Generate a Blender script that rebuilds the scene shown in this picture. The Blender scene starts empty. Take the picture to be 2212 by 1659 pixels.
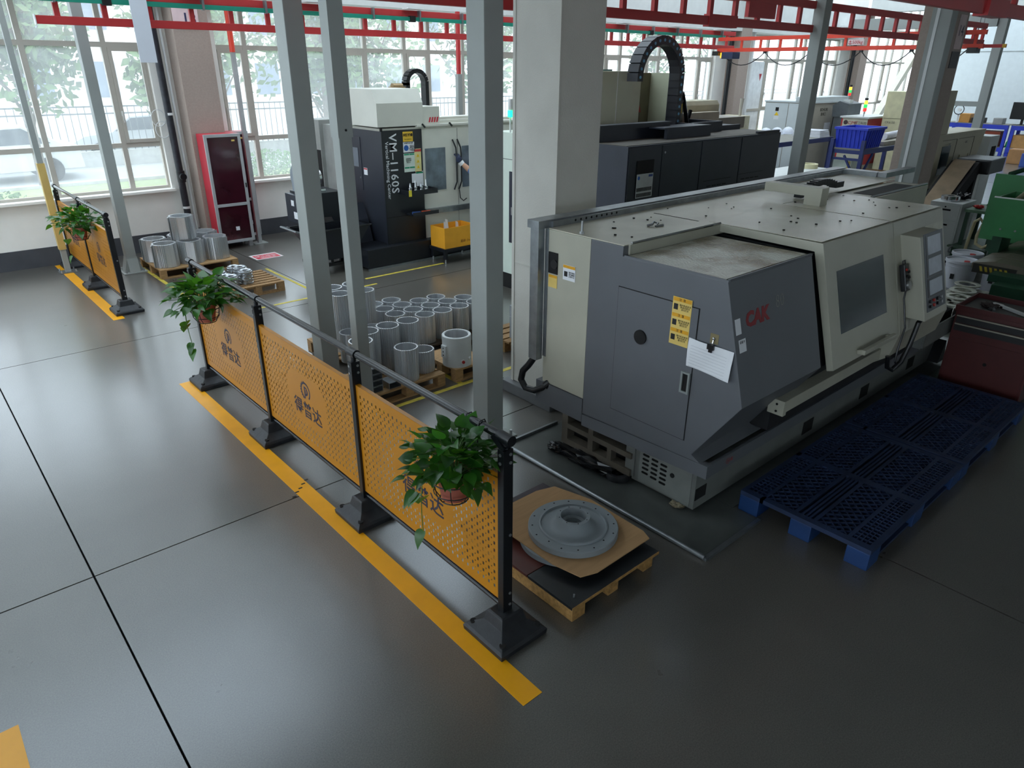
import bpy, bmesh, math, random
from mathutils import Vector, Matrix
random.seed(11)
D = bpy.data
SC = bpy.context.scene
COL = SC.collection

# ------------------------------------------------------------------ camera
CAM_YAW, CAM_PITCH, CAM_ROLL, CAM_F = 0.72491432, 0.42552332, 0.00671117, 1503.45
cam_d = D.cameras.new('camera')
cam = D.objects.new('camera', cam_d)
COL.objects.link(cam)
cam_d.sensor_fit = 'HORIZONTAL'
cam_d.sensor_width = 36.0
cam_d.lens = CAM_F * 36.0 / 2212.0
cam_d.clip_end = 300
_f = Vector((math.sin(CAM_YAW), math.cos(CAM_YAW), 0))
_r = Vector((math.cos(CAM_YAW), -math.sin(CAM_YAW), 0))
_u = Vector((0, 0, 1))
_f2 = _f * math.cos(CAM_PITCH) - _u * math.sin(CAM_PITCH)
_u2 = _u * math.cos(CAM_PITCH) + _f * math.sin(CAM_PITCH)
_r3 = _r * math.cos(CAM_ROLL) + _u2 * math.sin(CAM_ROLL)
_u3 = _u2 * math.cos(CAM_ROLL) - _r * math.sin(CAM_ROLL)
_m = Matrix((_r3, _u3, -_f2)).transposed().to_4x4()
_m.translation = Vector((0, 0, 2.7))
cam.matrix_world = _m
SC.camera = cam

# ------------------------------------------------------------------ daylight
SKY_STRENGTH = 2.2
EXPOSURE = 0.92
SC.view_settings.view_transform = 'Standard'
SC.view_settings.look = 'None'
SC.view_settings.exposure = EXPOSURE
SC.view_settings.gamma = 1.0
SC.view_settings.use_curve_mapping = False
world = D.worlds.new('overcast_sky')
SC.world = world
world.use_nodes = True
_nt = world.node_tree
_bg = _nt.nodes['Background']
_bg.inputs['Color'].default_value = (0.79, 0.895, 1.0, 1)
_bg.inputs['Strength'].default_value = SKY_STRENGTH

def portal(name, loc, sx, sz, rot):
    l = D.lights.new(name, 'AREA')
    l.shape = 'RECTANGLE'; l.size = sx; l.size_y = sz
    l.cycles.is_portal = True
    o = D.objects.new(name, l); COL.objects.link(o)
    o.location = loc; o.rotation_euler = rot
    return o

# ------------------------------------------------------------------ helpers
ORG = {}
def lin(c):
    c = c / 255.0
    return c / 12.92 if c <= 0.04045 else ((c + 0.055) / 1.055) ** 2.4
def rgb(r, g, b): return (lin(r), lin(g), lin(b), 1)
MATS = {}
def pm(name, col, rough=0.5, metal=0.0, var=0.10, scale=6.0, bump=0.0, bscale=60.0, coat=0.0, trans=0.0, emit=None, es=0.0, spec=0.5, detail=5.0, stretch=None):
    """procedural principled material: noise-varied colour and roughness, optional fine relief"""
    if name in MATS: return MATS[name]
    m = D.materials.new(name); m.use_nodes = True
    nt = m.node_tree; bs = nt.nodes['Principled BSDF']
    tc = nt.nodes.new('ShaderNodeTexCoord')
    src = tc.outputs['Object']
    if stretch:
        mp = nt.nodes.new('ShaderNodeMapping'); mp.inputs['Scale'].default_value = stretch
        nt.links.new(src, mp.inputs['Vector']); src = mp.outputs['Vector']
    nz = nt.nodes.new('ShaderNodeTexNoise'); nz.inputs['Scale'].default_value = scale; nz.inputs['Detail'].default_value = detail
    nt.links.new(src, nz.inputs['Vector'])
    rp = nt.nodes.new('ShaderNodeValToRGB')
    c = rgb(*col)
    rp.color_ramp.elements[0].position = 0.3; rp.color_ramp.elements[1].position = 0.7
    rp.color_ramp.elements[0].color = tuple(x * (1 - var) for x in c[:3]) + (1,)
    rp.color_ramp.elements[1].color = tuple(min(1, x * (1 + var)) for x in c[:3]) + (1,)
    nt.links.new(nz.outputs['Fac'], rp.inputs['Fac'])
    nt.links.new(rp.outputs['Color'], bs.inputs['Base Color'])
    bs.inputs['Roughness'].default_value = rough
    bs.inputs['Metallic'].default_value = metal
    bs.inputs['Specular IOR Level'].default_value = spec
    if coat: bs.inputs['Coat Weight'].default_value = coat; bs.inputs['Coat Roughness'].default_value = 0.12
    if emit:
        bs.inputs['Emission Color'].default_value = rgb(*emit); bs.inputs['Emission Strength'].default_value = es
    if bump:
        n2 = nt.nodes.new('ShaderNodeTexNoise'); n2.inputs['Scale'].default_value = bscale; n2.inputs['Detail'].default_value = 4
        nt.links.new(src, n2.inputs['Vector'])
        bp = nt.nodes.new('ShaderNodeBump'); bp.inputs['Strength'].default_value = bump; bp.inputs['Distance'].default_value = 0.01
        nt.links.new(n2.outputs['Fac'], bp.inputs['Height']); nt.links.new(bp.outputs['Normal'], bs.inputs['Normal'])
    MATS[name] = m
    return m

BOXN = [0]
class MB:
    """collects shapes in world coordinates, builds ONE mesh object"""
    def __init__(s): s.v = []; s.f = []
    def add(s, vs, fs):
        b = len(s.v); s.v += [tuple(v) for v in vs]; s.f += [tuple(i + b for i in f) for f in fs]; return s
    def box(s, x0, x1, y0, y1, z0, z1):
        if x0 > x1: x0, x1 = x1, x0
        if y0 > y1: y0, y1 = y1, y0
        if z0 > z1: z0, z1 = z1, z0
        BOXN[0] += 1; e = .00013 * (BOXN[0] % 7)      # hair's-breadth size differences keep joined boxes from sharing a plane
        if min(x1-x0, y1-y0, z1-z0) > .004: x0 += e; x1 -= e; y0 += e; y1 -= e; z1 -= e
        return s.add([(x0,y0,z0),(x1,y0,z0),(x1,y1,z0),(x0,y1,z0),(x0,y0,z1),(x1,y0,z1),(x1,y1,z1),(x0,y1,z1)],
                     [(0,3,2,1),(4,5,6,7),(0,1,5,4),(1,2,6,5),(2,3,7,6),(3,0,4,7)])
    def obox(s, M, sx, sy, sz):
        hx, hy, hz = sx/2, sy/2, sz/2
        vs = [M @ Vector(p) for p in [(-hx,-hy,-hz),(hx,-hy,-hz),(hx,hy,-hz),(-hx,hy,-hz),(-hx,-hy,hz),(hx,-hy,hz),(hx,hy,hz),(-hx,hy,hz)]]
        return s.add(vs, [(0,3,2,1),(4,5,6,7),(0,1,5,4),(1,2,6,5),(2,3,7,6),(3,0,4,7)])
    def bar(s, p0, p1, w, h, up=(0,0,1)):
        p0, p1 = Vector(p0), Vector(p1); d = (p1 - p0); L = d.length; d.normalize()
        u = Vector(up)
        if abs(d.dot(u)) > .99: u = Vector((1,0,0))
        x = d; y = u.cross(x).normalized(); z = x.cross(y)
        M = Matrix((x, y, z)).transposed().to_4x4(); M.translation = (p0 + p1) / 2
        return s.obox(M, L, w, h)
    def prism(s, poly, axis, a, b):
        n = len(poly)
        def P(p, t):
            return {'x': (t, p[0], p[1]), 'y': (p[0], t, p[1]), 'z': (p[0], p[1], t)}[axis]
        vs = [P(p, a) for p in poly] + [P(p, b) for p in poly]
        fs = [tuple(range(n))[::-1], tuple(range(n, 2*n))] + [(i, (i+1) % n, n + (i+1) % n, n + i) for i in range(n)]
        return s.add(vs, fs)
    def cyl(s, p0, p1, r0, r1=None, n=16, caps=True):
        if r1 is None: r1 = r0
        p0, p1 = Vector(p0), Vector(p1); d = (p1 - p0).normalized()
        u = Vector((0,0,1)) if abs(d.z) < .9 else Vector((1,0,0))
        x = d.cross(u).normalized(); y = d.cross(x)
        vs = []
        for p, r in ((p0, r0), (p1, r1)):
            for i in range(n):
                a = 2*math.pi*i/n; vs.append(p + (x*math.cos(a) + y*math.sin(a))*r)
        fs = [(i, (i+1) % n, n + (i+1) % n, n + i) for i in range(n)]
        if caps: fs += [tuple(range(n))[::-1], tuple(range(n, 2*n))]
        return s.add(vs, fs)
    def tube(s, pts, r, n=8, closed=False):
        pts = [Vector(p) for p in pts]; N = len(pts); vs = []; prev = None
        for k in range(N):
            if closed: t = (pts[(k+1) % N] - pts[k-1])
            else: t = pts[min(k+1, N-1)] - pts[max(k-1, 0)]
            t.normalize()
            if prev is None:
                u = Vector((0,0,1)) if abs(t.z) < .9 else Vector((1,0,0))
                x = t.cross(u).normalized()
            else:
                x = (prev - t * prev.dot(t)).normalized()
            prev = x; y = t.cross(x)
            rr = r[k] if isinstance(r, (list, tuple)) else r
            for i in range(n):
                a = 2*math.pi*i/n; vs.append(pts[k] + (x*math.cos(a) + y*math.sin(a))*rr)
        fs = []
        for k in range(N if closed else N-1):
            k2 = (k+1) % N
            for i in range(n):
                j = (i+1) % n; fs.append((k*n+i, k*n+j, k2*n+j, k2*n+i))
        if not closed: fs += [tuple(range(n))[::-1], tuple(range((N-1)*n, N*n))]
        return s.add(vs, fs)
    def lathe(s, prof, c, n=32, closed=True):
        """prof: list of (r,z); revolved about vertical axis through c; closed profile loop"""
        m = len(prof); vs = []
        for i in range(n):
            a = 2*math.pi*i/n
            for r, z in prof: vs.append((c[0] + r*math.cos(a), c[1] + r*math.sin(a), c[2] + z))
        fs = []
        for i in range(n):
            i2 = (i+1) % n
            for k in range(m if closed else m-1):
                k2 = (k+1) % m
                fs.append((i*m+k, i2*m+k, i2*m+k2, i*m+k2))
        return s.add(vs, fs)
    def sphere(s, c, rx, ry=None, rz=None, n=12, m=8, zmin=-1.0):
        ry = ry or rx; rz = rz or rx; vs = []; fs = []
        for j in range(m+1):
            t = math.asin(max(-1, min(1, zmin + (1 - zmin) * j / m)))
            for i in range(n):
                a = 2*math.pi*i/n
                vs.append((c[0]+rx*math.cos(t)*math.cos(a), c[1]+ry*math.cos(t)*math.sin(a), c[2]+rz*math.sin(t)))
        for j in range(m):
            for i in range(n):
                i2 = (i+1) % n; fs.append((j*n+i, j*n+i2, (j+1)*n+i2, (j+1)*n+i))
        return s.add(vs, fs)
    def mesh(s, name, org=(0,0,0), bevel=0.0, smooth=False):
        ox, oy, oz = org
        me = D.meshes.new(name)
        me.from_pydata([(x-ox, y-oy, z-oz) for x, y, z in s.v], [], s.f)
        bm = bmesh.new(); bm.from_mesh(me)
        bmesh.ops.remove_doubles(bm, verts=bm.verts, dist=1e-5)
        bmesh.ops.recalc_face_normals(bm, faces=bm.faces)
        if bevel:
            es = [e for e in bm.edges if len(e.link_faces) == 2 and e.calc_face_angle(0) > 0.5]
            bmesh.ops.bevel(bm, geom=es, offset=bevel, segments=2, profile=0.7, affect='EDGES', clamp_overlap=True)
        bm.to_mesh(me); bm.free()
        if smooth:
            me.polygons.foreach_set('use_smooth', [True]*len(me.polygons))
            try: me.set_sharp_from_angle(angle=math.radians(38))
            except Exception: pass
        return me
    def build(s, name, mat, parent=None, loc=None, bevel=0.0, smooth=False):
        org = ORG[parent.name] if parent is not None else (loc or (0,0,0))
        me = s.mesh(name, org, bevel, smooth)
        me.materials.append(mat)
        o = D.objects.new(name, me); COL.objects.link(o)
        ORG[o.name] = org
        if parent is not None: o.parent = parent
        else: o.location = org
        return o

def B(x0,x1,y0,y1,z0,z1): return MB().box(x0,x1,y0,y1,z0,z1)
def tag(o, label=None, cat=None, group=None, kind=None):
    if label: o['label'] = label
    if cat: o['category'] = cat
    if group: o['group'] = group
    if kind: o['kind'] = kind
    return o
def thing(name, label, cat, loc=(0,0,0), group=None, kind=None):
    o = D.objects.new(name, None); COL.objects.link(o)
    o.empty_display_size = 0.1
    o.location = loc; ORG[o.name] = tuple(loc)
    return tag(o, label, cat, group, kind)
def struct(name, mb, mat, bevel=0.0):
    o = mb.build(name, mat, bevel=bevel); o['kind'] = 'structure'; return o
def shared(name, me, mat, parent, loc=(0,0,0), rot=(0,0,0), scale=None):
    """another object on existing mesh data (local to parent)"""
    if mat and not me.materials: me.materials.append(mat)
    o = D.objects.new(name, me); COL.objects.link(o)
    if parent is not None: o.parent = parent
    o.location = loc; o.rotation_euler = rot
    if scale: o.scale = scale
    ORG[o.name] = (0,0,0)
    return o
def kids(o): return [c for c in D.objects if c.parent == o]
def copy_tree(o, loc=None, rz=None, label=None, group=None, parent=None):
    c = o.copy(); COL.objects.link(c); ORG[c.name] = (0,0,0)
    if parent is not None: c.parent = parent
    if loc is not None: c.location = loc
    if rz is not None: c.rotation_euler = (0,0,rz)
    if label: c['label'] = label
    if group: c['group'] = group
    for k in o.children: copy_tree(k, parent=c)
    return c
FX = (Vector((0,-1,0)), Vector((0,0,1)))     # faces -X: right is -Y
FY = (Vector((1,0,0)), Vector((0,0,1)))      # faces -Y: right is +X
FZ = (Vector((1,0,0)), Vector((0,1,0)))
def text(name, body, size, mat, parent, pos, basis, align='CENTER', extrude=0.0006, offset=0.0, sx=1.0, shear=0.0, line=1.0, sp=1.0):
    cu = D.curves.new(name, 'FONT'); cu.body = body; cu.size = size; cu.align_x = align; cu.align_y = 'CENTER'
    cu.extrude = extrude; cu.offset = offset; cu.shear = shear; cu.space_line = line; cu.resolution_u = 2; cu.space_character = sp
    o = D.objects.new(name, cu); COL.objects.link(o)
    dg = bpy.context.evaluated_depsgraph_get()
    me = D.meshes.new_from_object(o.evaluated_get(dg))
    D.objects.remove(o)
    r, u = Vector(basis[0]), Vector(basis[1]); n = r.cross(u)
    M = Matrix((r*sx, u, n)).transposed().to_4x4()
    org = Vector(ORG[parent.name]) if parent is not None else Vector(pos)
    M.translation = Vector(pos) - org
    me.transform(M); me.name = name
    me.materials.clear(); me.materials.append(mat)
    ob = D.objects.new(name, me); COL.objects.link(ob)
    ORG[ob.name] = tuple(org)
    if parent is not None: ob.parent = parent
    else: ob.location = org
    return ob
def plate(mb, pos, basis, w, h, t=0.0015):
    """thin plate centred at pos on a face with given right/up basis, standing t proud"""
    r, u = Vector(basis[0]), Vector(basis[1]); n = r.cross(u)
    M = Matrix((r, u, n)).transposed().to_4x4(); M.translation = Vector(pos) + n*(t/2)
    return mb.obox(M, w, h, t)
def disc(mb, pos, basis, rad, t=0.002, n=20):
    nn = Vector(basis[0]).cross(Vector(basis[1])); p = Vector(pos)
    return mb.cyl(p, p + nn*t, rad, n=n)
# ------------------------------------------------------------------ materials
def floor_material():
    m = D.materials.new('polished_concrete'); m.use_nodes = True
    nt = m.node_tree; bs = nt.nodes['Principled BSDF']
    g = nt.nodes.new('ShaderNodeNewGeometry')
    def noise(sc, det=5, rough=.55):
        n = nt.nodes.new('ShaderNodeTexNoise'); n.inputs['Scale'].default_value = sc
        n.inputs['Detail'].default_value = det; n.inputs['Roughness'].default_value = rough
        nt.links.new(g.outputs['Position'], n.inputs['Vector']); return n
    big, mid, fine = noise(.55), noise(2.4, 4, .5), noise(150, 2)
    r1 = nt.nodes.new('ShaderNodeValToRGB'); e = r1.color_ramp.elements
    e[0].position = .1; e[0].color = rgb(78, 74, 69); e[1].position = .9; e[1].color = rgb(102, 99, 93)
    nt.links.new(big.outputs['Fac'], r1.inputs['Fac'])
    r2 = nt.nodes.new('ShaderNodeValToRGB'); e = r2.color_ramp.elements
    e[0].position = .2; e[0].color = (.60,.60,.60,1); e[1].position = .8; e[1].color = (1.36,1.36,1.36,1)
    nt.links.new(fine.outputs['Fac'], r2.inputs['Fac'])
    r3 = nt.nodes.new('ShaderNodeValToRGB'); e = r3.color_ramp.elements
    e[0].position = 0; e[0].color = (.80,.80,.80,1); e[1].position = 1; e[1].color = (1.16,1.15,1.13,1)
    nt.links.new(mid.outputs['Fac'], r3.inputs['Fac'])
    def mul(a, b):
        x = nt.nodes.new('ShaderNodeMix'); x.data_type = 'RGBA'; x.blend_type = 'MULTIPLY'; x.inputs[0].default_value = 1
        nt.links.new(a, x.inputs[6]); nt.links.new(b, x.inputs[7]); return x.outputs[2]
    nt.links.new(mul(mul(r1.outputs['Color'], r2.outputs['Color']), r3.outputs['Color']), bs.inputs['Base Color'])
    rr = nt.nodes.new('ShaderNodeMapRange'); rr.inputs['From Min'].default_value = 0; rr.inputs['From Max'].default_value = 1
    rr.inputs['To Min'].default_value = .24; rr.inputs['To Max'].default_value = .36
    nt.links.new(mid.outputs['Fac'], rr.inputs['Value']); nt.links.new(rr.outputs['Result'], bs.inputs['Roughness'])
    bs.inputs['Specular IOR Level'].default_value = 0.8
    bs.inputs['Specular Tint'].default_value = (.80,.91,1.0,1)  # blue of the window reflections put into the specular tint
    bs.inputs['Coat Weight'].default_value = .75; bs.inputs['Coat Roughness'].default_value = .21; bs.inputs['Coat IOR'].default_value = 1.55
    bp = nt.nodes.new('ShaderNodeBump'); bp.inputs['Strength'].default_value = .02; bp.inputs['Distance'].default_value = .003
    nt.links.new(mid.outputs['Fac'], bp.inputs['Height']); nt.links.new(bp.outputs['Normal'], bs.inputs['Normal'])
    MATS['polished_concrete'] = m
    return m
M_FLOOR = floor_material()
def glass_material(name, tint, haze, gloss=.06):
    m = D.materials.new(name); m.use_nodes = True; nt = m.node_tree
    nt.nodes.remove(nt.nodes['Principled BSDF']); out = nt.nodes['Material Output']
    t = nt.nodes.new('ShaderNodeBsdfTransparent'); t.inputs['Color'].default_value = tint
    l = nt.nodes.new('ShaderNodeBsdfTranslucent'); l.inputs['Color'].default_value = (.9,.93,.95,1)
    gl = nt.nodes.new('ShaderNodeBsdfGlossy'); gl.inputs['Roughness'].default_value = .05
    tc = nt.nodes.new('ShaderNodeTexCoord'); nz = nt.nodes.new('ShaderNodeTexNoise'); nz.inputs['Scale'].default_value = 2.5
    nt.links.new(tc.outputs['Object'], nz.inputs['Vector'])
    mr = nt.nodes.new('ShaderNodeMapRange'); mr.inputs['To Min'].default_value = haze*.6; mr.inputs['To Max'].default_value = haze*1.4
    nt.links.new(nz.outputs['Fac'], mr.inputs['Value'])
    m1 = nt.nodes.new('ShaderNodeMixShader'); nt.links.new(mr.outputs['Result'], m1.inputs[0])
    nt.links.new(t.outputs[0], m1.inputs[1]); nt.links.new(l.outputs[0], m1.inputs[2])
    m2 = nt.nodes.new('ShaderNodeMixShader'); m2.inputs[0].default_value = gloss
    nt.links.new(m1.outputs[0], m2.inputs[1]); nt.links.new(gl.outputs[0], m2.inputs[2])
    nt.links.new(m2.outputs[0], out.inputs['Surface'])
    MATS[name] = m
    return m
M_PANE = glass_material('dusty_veil_glass', (.97,.98,.98,1), .15)  # haze also lays a white veil of window glow over the view
M_WALL = pm('cream_wall_paint', (246,244,238), .75, var=.05, scale=2, bump=.1, bscale=90)
M_BASEB = pm('dark_grey_wall_band', (72,74,80), .6, var=.12)
M_CEIL = pm('white_ceiling_paint', (215,218,216), .8, var=.04)
M_COLW = pm('white_column_paint', (206,204,196), .62, var=.05, scale=3, bump=.25, bscale=120)
M_ALU = pm('grey_window_aluminium', (188,182,172), .45, var=.04)
M_POST = pm('grey_green_steel_paint', (158,163,160), .42, var=.05, scale=3)
M_EASTW = pm('pale_blue_wall_panel', (226,234,238), .7, var=.03)
M_GALV = pm('galvanised_steel', (150,155,158), .38, metal=.85, var=.15, scale=12)
M_BLACK = pm('black_powder_coat', (20,22,26), .32, var=.15)
M_RUBBER = pm('black_rubber', (34,36,40), .5, var=.3, scale=20, bump=.15)
M_WHITEP = pm('white_paint', (228,230,230), .4, var=.03)
M_DARK = pm('dark_void', (12,12,13), .8, var=.1)
M_BOLT = pm('zinc_bolt', (170,172,174), .35, metal=.8, var=.1)
M_ALUM = pm('machined_aluminium', (214,217,220), .34, metal=.75, var=.08, scale=25, stretch=(1,1,.08))
M_CHROME = pm('polished_chrome', (205,208,212), .15, metal=1.0, var=.05)
M_WOOD = pm('pallet_pine', (172,136,92), .7, var=.22, scale=5, bump=.25, stretch=(2,14,14))
M_WOOD2 = pm('aged_pallet_wood', (150,116,76), .75, var=.28, scale=5, bump=.25, stretch=(14,2,14))
M_CARD = pm('brown_cardboard', (178,140,98), .8, var=.08, scale=4, stretch=(1,14,14), bump=.1)
M_YELLOW = pm('yellow_floor_paint', (240,168,14), .38, var=.07, scale=5)
M_CREAM = pm('cream_machine_paint', (196,193,174), .42, var=.07, scale=4)
M_INK = pm('black_ink', (22,22,24), .6, var=.05)
M_PAPER = pm('white_paper', (232,234,238), .7, var=.03)

# ------------------------------------------------------------------ floor
fl = struct('floor', B(-8.2,33.2,-9.2,12.3,-.30,-.06), pm('floor_joint_dark', (34,34,35), .8))
JX = [-8.0, -3.34, .319, 3.98, 7.64, 11.3, 14.96, 18.62, 22.28, 25.94, 29.6, 33.0]
JY = [-9.0, -3.93, .04, 4.007, 7.97, 12.1]
for i in range(len(JX)-1):
    for j in range(len(JY)-1):
        g = .005
        o = B(JX[i]+g, JX[i+1]-g, JY[j]+g, JY[j+1]-g, -.06, 0).build('slab', M_FLOOR, fl)

# ------------------------------------------------------------------ window wall
bays = [(-7.8,-3.75,3.64), (-2.9,3.47,3.64), (4.50,10.90,3.64), (11.70,18.08,3.64), (19.15,25.3,3.64), (26.75,32.9,5.0)]
w = MB()
Y0, Y1 = 12.1, 12.36
w.box(-8.2,33.2,Y0,Y1,-.3,.93)
xs = [-8.2] + [v for b in bays for v in b[:2]] + [33.2]
for k in range(0, len(xs), 2):
    w.box(xs[k], xs[k+1], Y0, Y1, .93, 7.5)
for a, b, t in bays: w.box(a, b, Y0, Y1, t, 7.5)
struct('wall_north', w, M_WALL)
for k in range(len(bays)-1):
    pass
tb = MB(); tb.box(-8, 33, 12.085, 12.1, 0, .27); struct('baseboard_north', tb, M_BASEB)

MULL = {
 0: [(-7.8,0),(-7.25,1),(-6.4,0),(-5.5,0),(-4.3,0),(-3.75,1)],
 1: [(-2.9,0),(-2.35,1),(-1.4,0),(-.45,0),(.1,1),(.95,0),(1.92,0),(2.93,0),(3.47,1)],
 2: [(4.5,0),(4.99,1),(5.81,0),(6.65,0),(7.2,1),(8.04,0),(8.59,1),(9.42,0),(10.3,0),(10.9,1)],
 3: [(11.7,0),(12.2,1),(12.95,0),(13.68,0),(14.22,1),(15.2,0),(15.72,1),(16.62,0),(17.45,0),(18.08,1)],
 4: [(19.15,0),(19.75,1),(20.87,0),(21.53,1),(22.5,0),(23.09,1),(23.85,0),(24.65,0),(25.3,1)],
 5: [(26.75,0),(27.4,1),(28.3,0),(29.1,0),(29.7,1),(30.6,0),(31.4,0),(32.3,0),(32.9,1)],
}
M_HANDLE = pm('white_window_handle', (215,215,210), .4)
for k, (a, b, top) in enumerate(bays):
    wn = thing('window_%d' % (k+1), None, None, (a, 12.17, .93)); wn['kind'] = 'structure'
    ms = MULL[k]
    zs = [.95, 1.605, 2.98, top] if k != 5 else [.95, 1.605, 2.98, 4.05, top]
    # sill ledge
    B(a-.03, b+.03, 12.02, 12.2, .90, .935).build('sill', M_WALL, wn)
    for i, (x, _) in enumerate(ms):
        ww = .035 if 0 < i < len(ms)-1 else .03
        B(x-ww, x+ww, 12.18, 12.26, .93, top).build('mullion', M_ALU, wn)
    for z in zs[1:-1]:
        B(a, b, 12.185, 12.255, z-.034, z+.034).build('transom', M_ALU, wn)
    for z in (.955, top-.02): B(a, b, 12.188, 12.252, z-.025, z+.02).build('rail', M_ALU, wn)
    for i in range(len(ms)-1):
        xa, xb = ms[i][0]+.035, ms[i+1][0]-.035
        for r in range(len(zs)-1):
            za, zb = zs[r]+.034, zs[r+1]-.034
            if r == 1 and ms[i+1][1]:
                s = MB(); t = .05
                s.box(xa,xa+t,12.165,12.2,za,zb); s.box(xb-t,xb,12.165,12.2,za,zb); s.box(xa+t,xb-t,12.167,12.2,za,za+t); s.box(xa+t,xb-t,12.167,12.2,zb-t,zb)
                so = s.build('casement_sash', M_ALU, wn)
                h = MB(); h.box(xa+.012,xa+.034,12.14,12.166,2.02,2.09); h.box(xa+.015,xa+.031,12.125,12.14,1.93,2.07)
                h.build('handle', M_HANDLE, so)
                B(xa+t, xb-t, 12.18, 12.186, za+t, zb-t).build('pane', M_PANE, wn)
            else:
                B(xa, xb, 12.215, 12.221, za, zb).build('pane', M_PANE, wn)
for k, (a, b, top) in enumerate(bays):
    portal('window_daylight', ((a+b)/2, 12.30, (.95+top)/2), b-a, top-.95, (math.radians(-90), 0, 0))

# other walls, ceiling
struct('wall_east', MB().box(33.0,33.25,-9.2,12.36,-.3,7.5), M_EASTW)
tr = MB(); tr.box(32.985,33.0,-9,12.1,3.39,3.42); struct('trim_1', tr, pm('wall_seam_grey', (170,176,178), .6))
m = MB(); m.box(-8.25,-8.0,-9.2,12.36,-.3,.5); m.box(-8.25,-8.0,-9.2,12.36,4.35,7.5); m.box(-8.25,-8.0,-9.2,-5.2,.5,4.35); m.box(-8.25,-8.0,11.7,12.36,.5,4.35)
struct('wall_west', m, M_WALL)
wn = thing('window_13', None, None, (-8.1,-5.2,.5)); wn['kind'] = 'structure'  # unseen west windows, added and enlarged to brighten left-facing sides
for i in range(14): y = -5.2+i*1.3; B(-8.16,-8.08,y-.035,y+.035,.5,4.35).build('mullion', M_ALU, wn)
for z in (.53,2.4,4.32): B(-8.16,-8.08,-5.2,11.7,z-.03,z+.03).build('transom', M_ALU, wn)
for i in range(13):
    for (a, b) in ((.56,2.37),(2.43,4.29)): B(-8.125,-8.119,-5.165+i*1.3,-3.935+i*1.3,a,b).build('pane', M_PANE, wn)
portal('window_daylight', (-8.3,3.25,2.42), 3.85, 16.9, (0, math.radians(-90), 0))
m = MB(); m.box(-8.2,33.2,-9.25,-9.0,-.3,2.1); m.box(-8.2,33.2,-9.25,-9.0,3.2,4.6)
SB = [(-7.5,-3.7),(-2.9,3.65),(4.45,11.07),(11.87,18.49),(19.29,25.9),(26.7,32.6)]  # unseen south windows, added to light the faces turned to the camera side
SB = [SB[0], SB[1], SB[4], SB[5]]
xs = [-8.2] + [v for b in SB for v in b] + [33.2]
for k in range(0, len(xs), 2): m.box(xs[k], xs[k+1], -9.25, -9.0, 2.1, 3.2)
struct('wall_south', m, M_WALL)
for k, (a, b) in enumerate(SB):
    wn = thing('window_%d' % (k+14), None, None, (a,-9.1,2.1)); wn['kind'] = 'structure'
    n = 6; wd_ = (b-a)/n
    for i in range(n+1): B(a+i*wd_-.03,a+i*wd_+.03,-9.15,-9.08,2.1,3.2).build('mullion', M_ALU, wn)
    for z in (2.13,2.65,3.17): B(a,b,-9.15,-9.08,z-.03,z+.03).build('transom', M_ALU, wn)
    for i in range(n):
        for (c, d) in ((2.16,2.62),(2.68,3.14)): B(a+i*wd_+.03,a+(i+1)*wd_-.03,-9.12,-9.114,c,d).build('pane', M_PANE, wn)
    portal('window_daylight', ((a+b)/2,-9.3,2.65), b-a, 1.1, (math.radians(90),0,0))
cb = [-3.3, 4.05, 11.47, 18.89, 26.3]
# roof with assumed, unseen roof lights added to brighten the machine aisle
SKL = [(-7.6,-3.7),(-2.9,3.65),(4.45,11.07),(11.87,18.49),(19.29,25.9),(26.7,32.6)]
SY0, SY1 = 6.6, 11.8
m = MB(); m.box(-8.25,33.25,5.9,SY0,7.4,7.6); m.box(-8.25,33.25,SY1,12.4,7.4,7.6)
xs = [-8.25] + [v for b in SKL for v in b] + [33.25]
for k in range(0, len(xs), 2): m.box(xs[k], xs[k+1], SY0, SY1, 7.4, 7.6)
m.box(-8.25,33.25,-9.25,5.9,4.5,4.75); m.box(-8.25,33.25,5.7,5.9,4.75,7.6)  # unseen low ceiling, stretched forward to keep roof light off the near floor
struct('ceiling', m, M_CEIL)
for k, (a, b) in enumerate(SKL):
    wn = thing('window_%d' % (k+7), None, None, (a, SY0, 7.6)); wn['kind'] = 'structure'
    n = 6; wd_ = (b-a)/n
    for i in range(n+1): B(a+i*wd_-.03,a+i*wd_+.03,SY0,SY1,7.6,7.66).build('glazing_bar', M_ALU, wn)
    for i in range(n): B(a+i*wd_+.03,a+(i+1)*wd_-.03,SY0,SY1,7.62,7.626).build('pane', M_PANE, wn)
    portal('roof_daylight', ((a+b)/2,(SY0+SY1)/2,7.70), b-a, SY1-SY0, (0,0,0))
for x in cb:
    o = B(x-.2, x+.2, 5.9, 11.72, 4.45, 4.95).build('ceiling_beam', M_CEIL); o['kind'] = 'structure'
o = B(-8, 26.0, 11.72, 12.1, 3.66, 4.45).build('ceiling_beam', M_CEIL); o['kind'] = 'structure'

# ------------------------------------------------------------------ columns
M_COLT = pm('speckled_column_shade', (168,152,142), .65, var=.06, scale=40, bump=.15, bscale=160)  # darker pinkish tone paints in the weaker light on these columns
M_PLINTH = pm('grey_plinth_paint', (104,106,108), .6, var=.15)
# nearest free column: plinth, shaft and raised corner strips
t = thing('concrete_column', 'square white concrete column with grey plinth behind the grey lathe', 'column', (4.1,4.12,0))
B(3.80,4.40,3.80,4.44,0,.105).build('plinth', M_PLINTH, t, bevel=.012)
B(3.87,4.335,3.875,4.365,.105,4.45).build('shaft', M_COLW, t, bevel=.006)
s = MB()
for yy in (3.868,4.345): s.box(3.862,3.876,yy,yy+.03,.105,4.45)
s.build('corner_bead', M_COLW, t)
B(3.864,3.871,3.90,4.34,1.20,1.208).build('shaft_joint', M_COLW, t)
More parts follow.
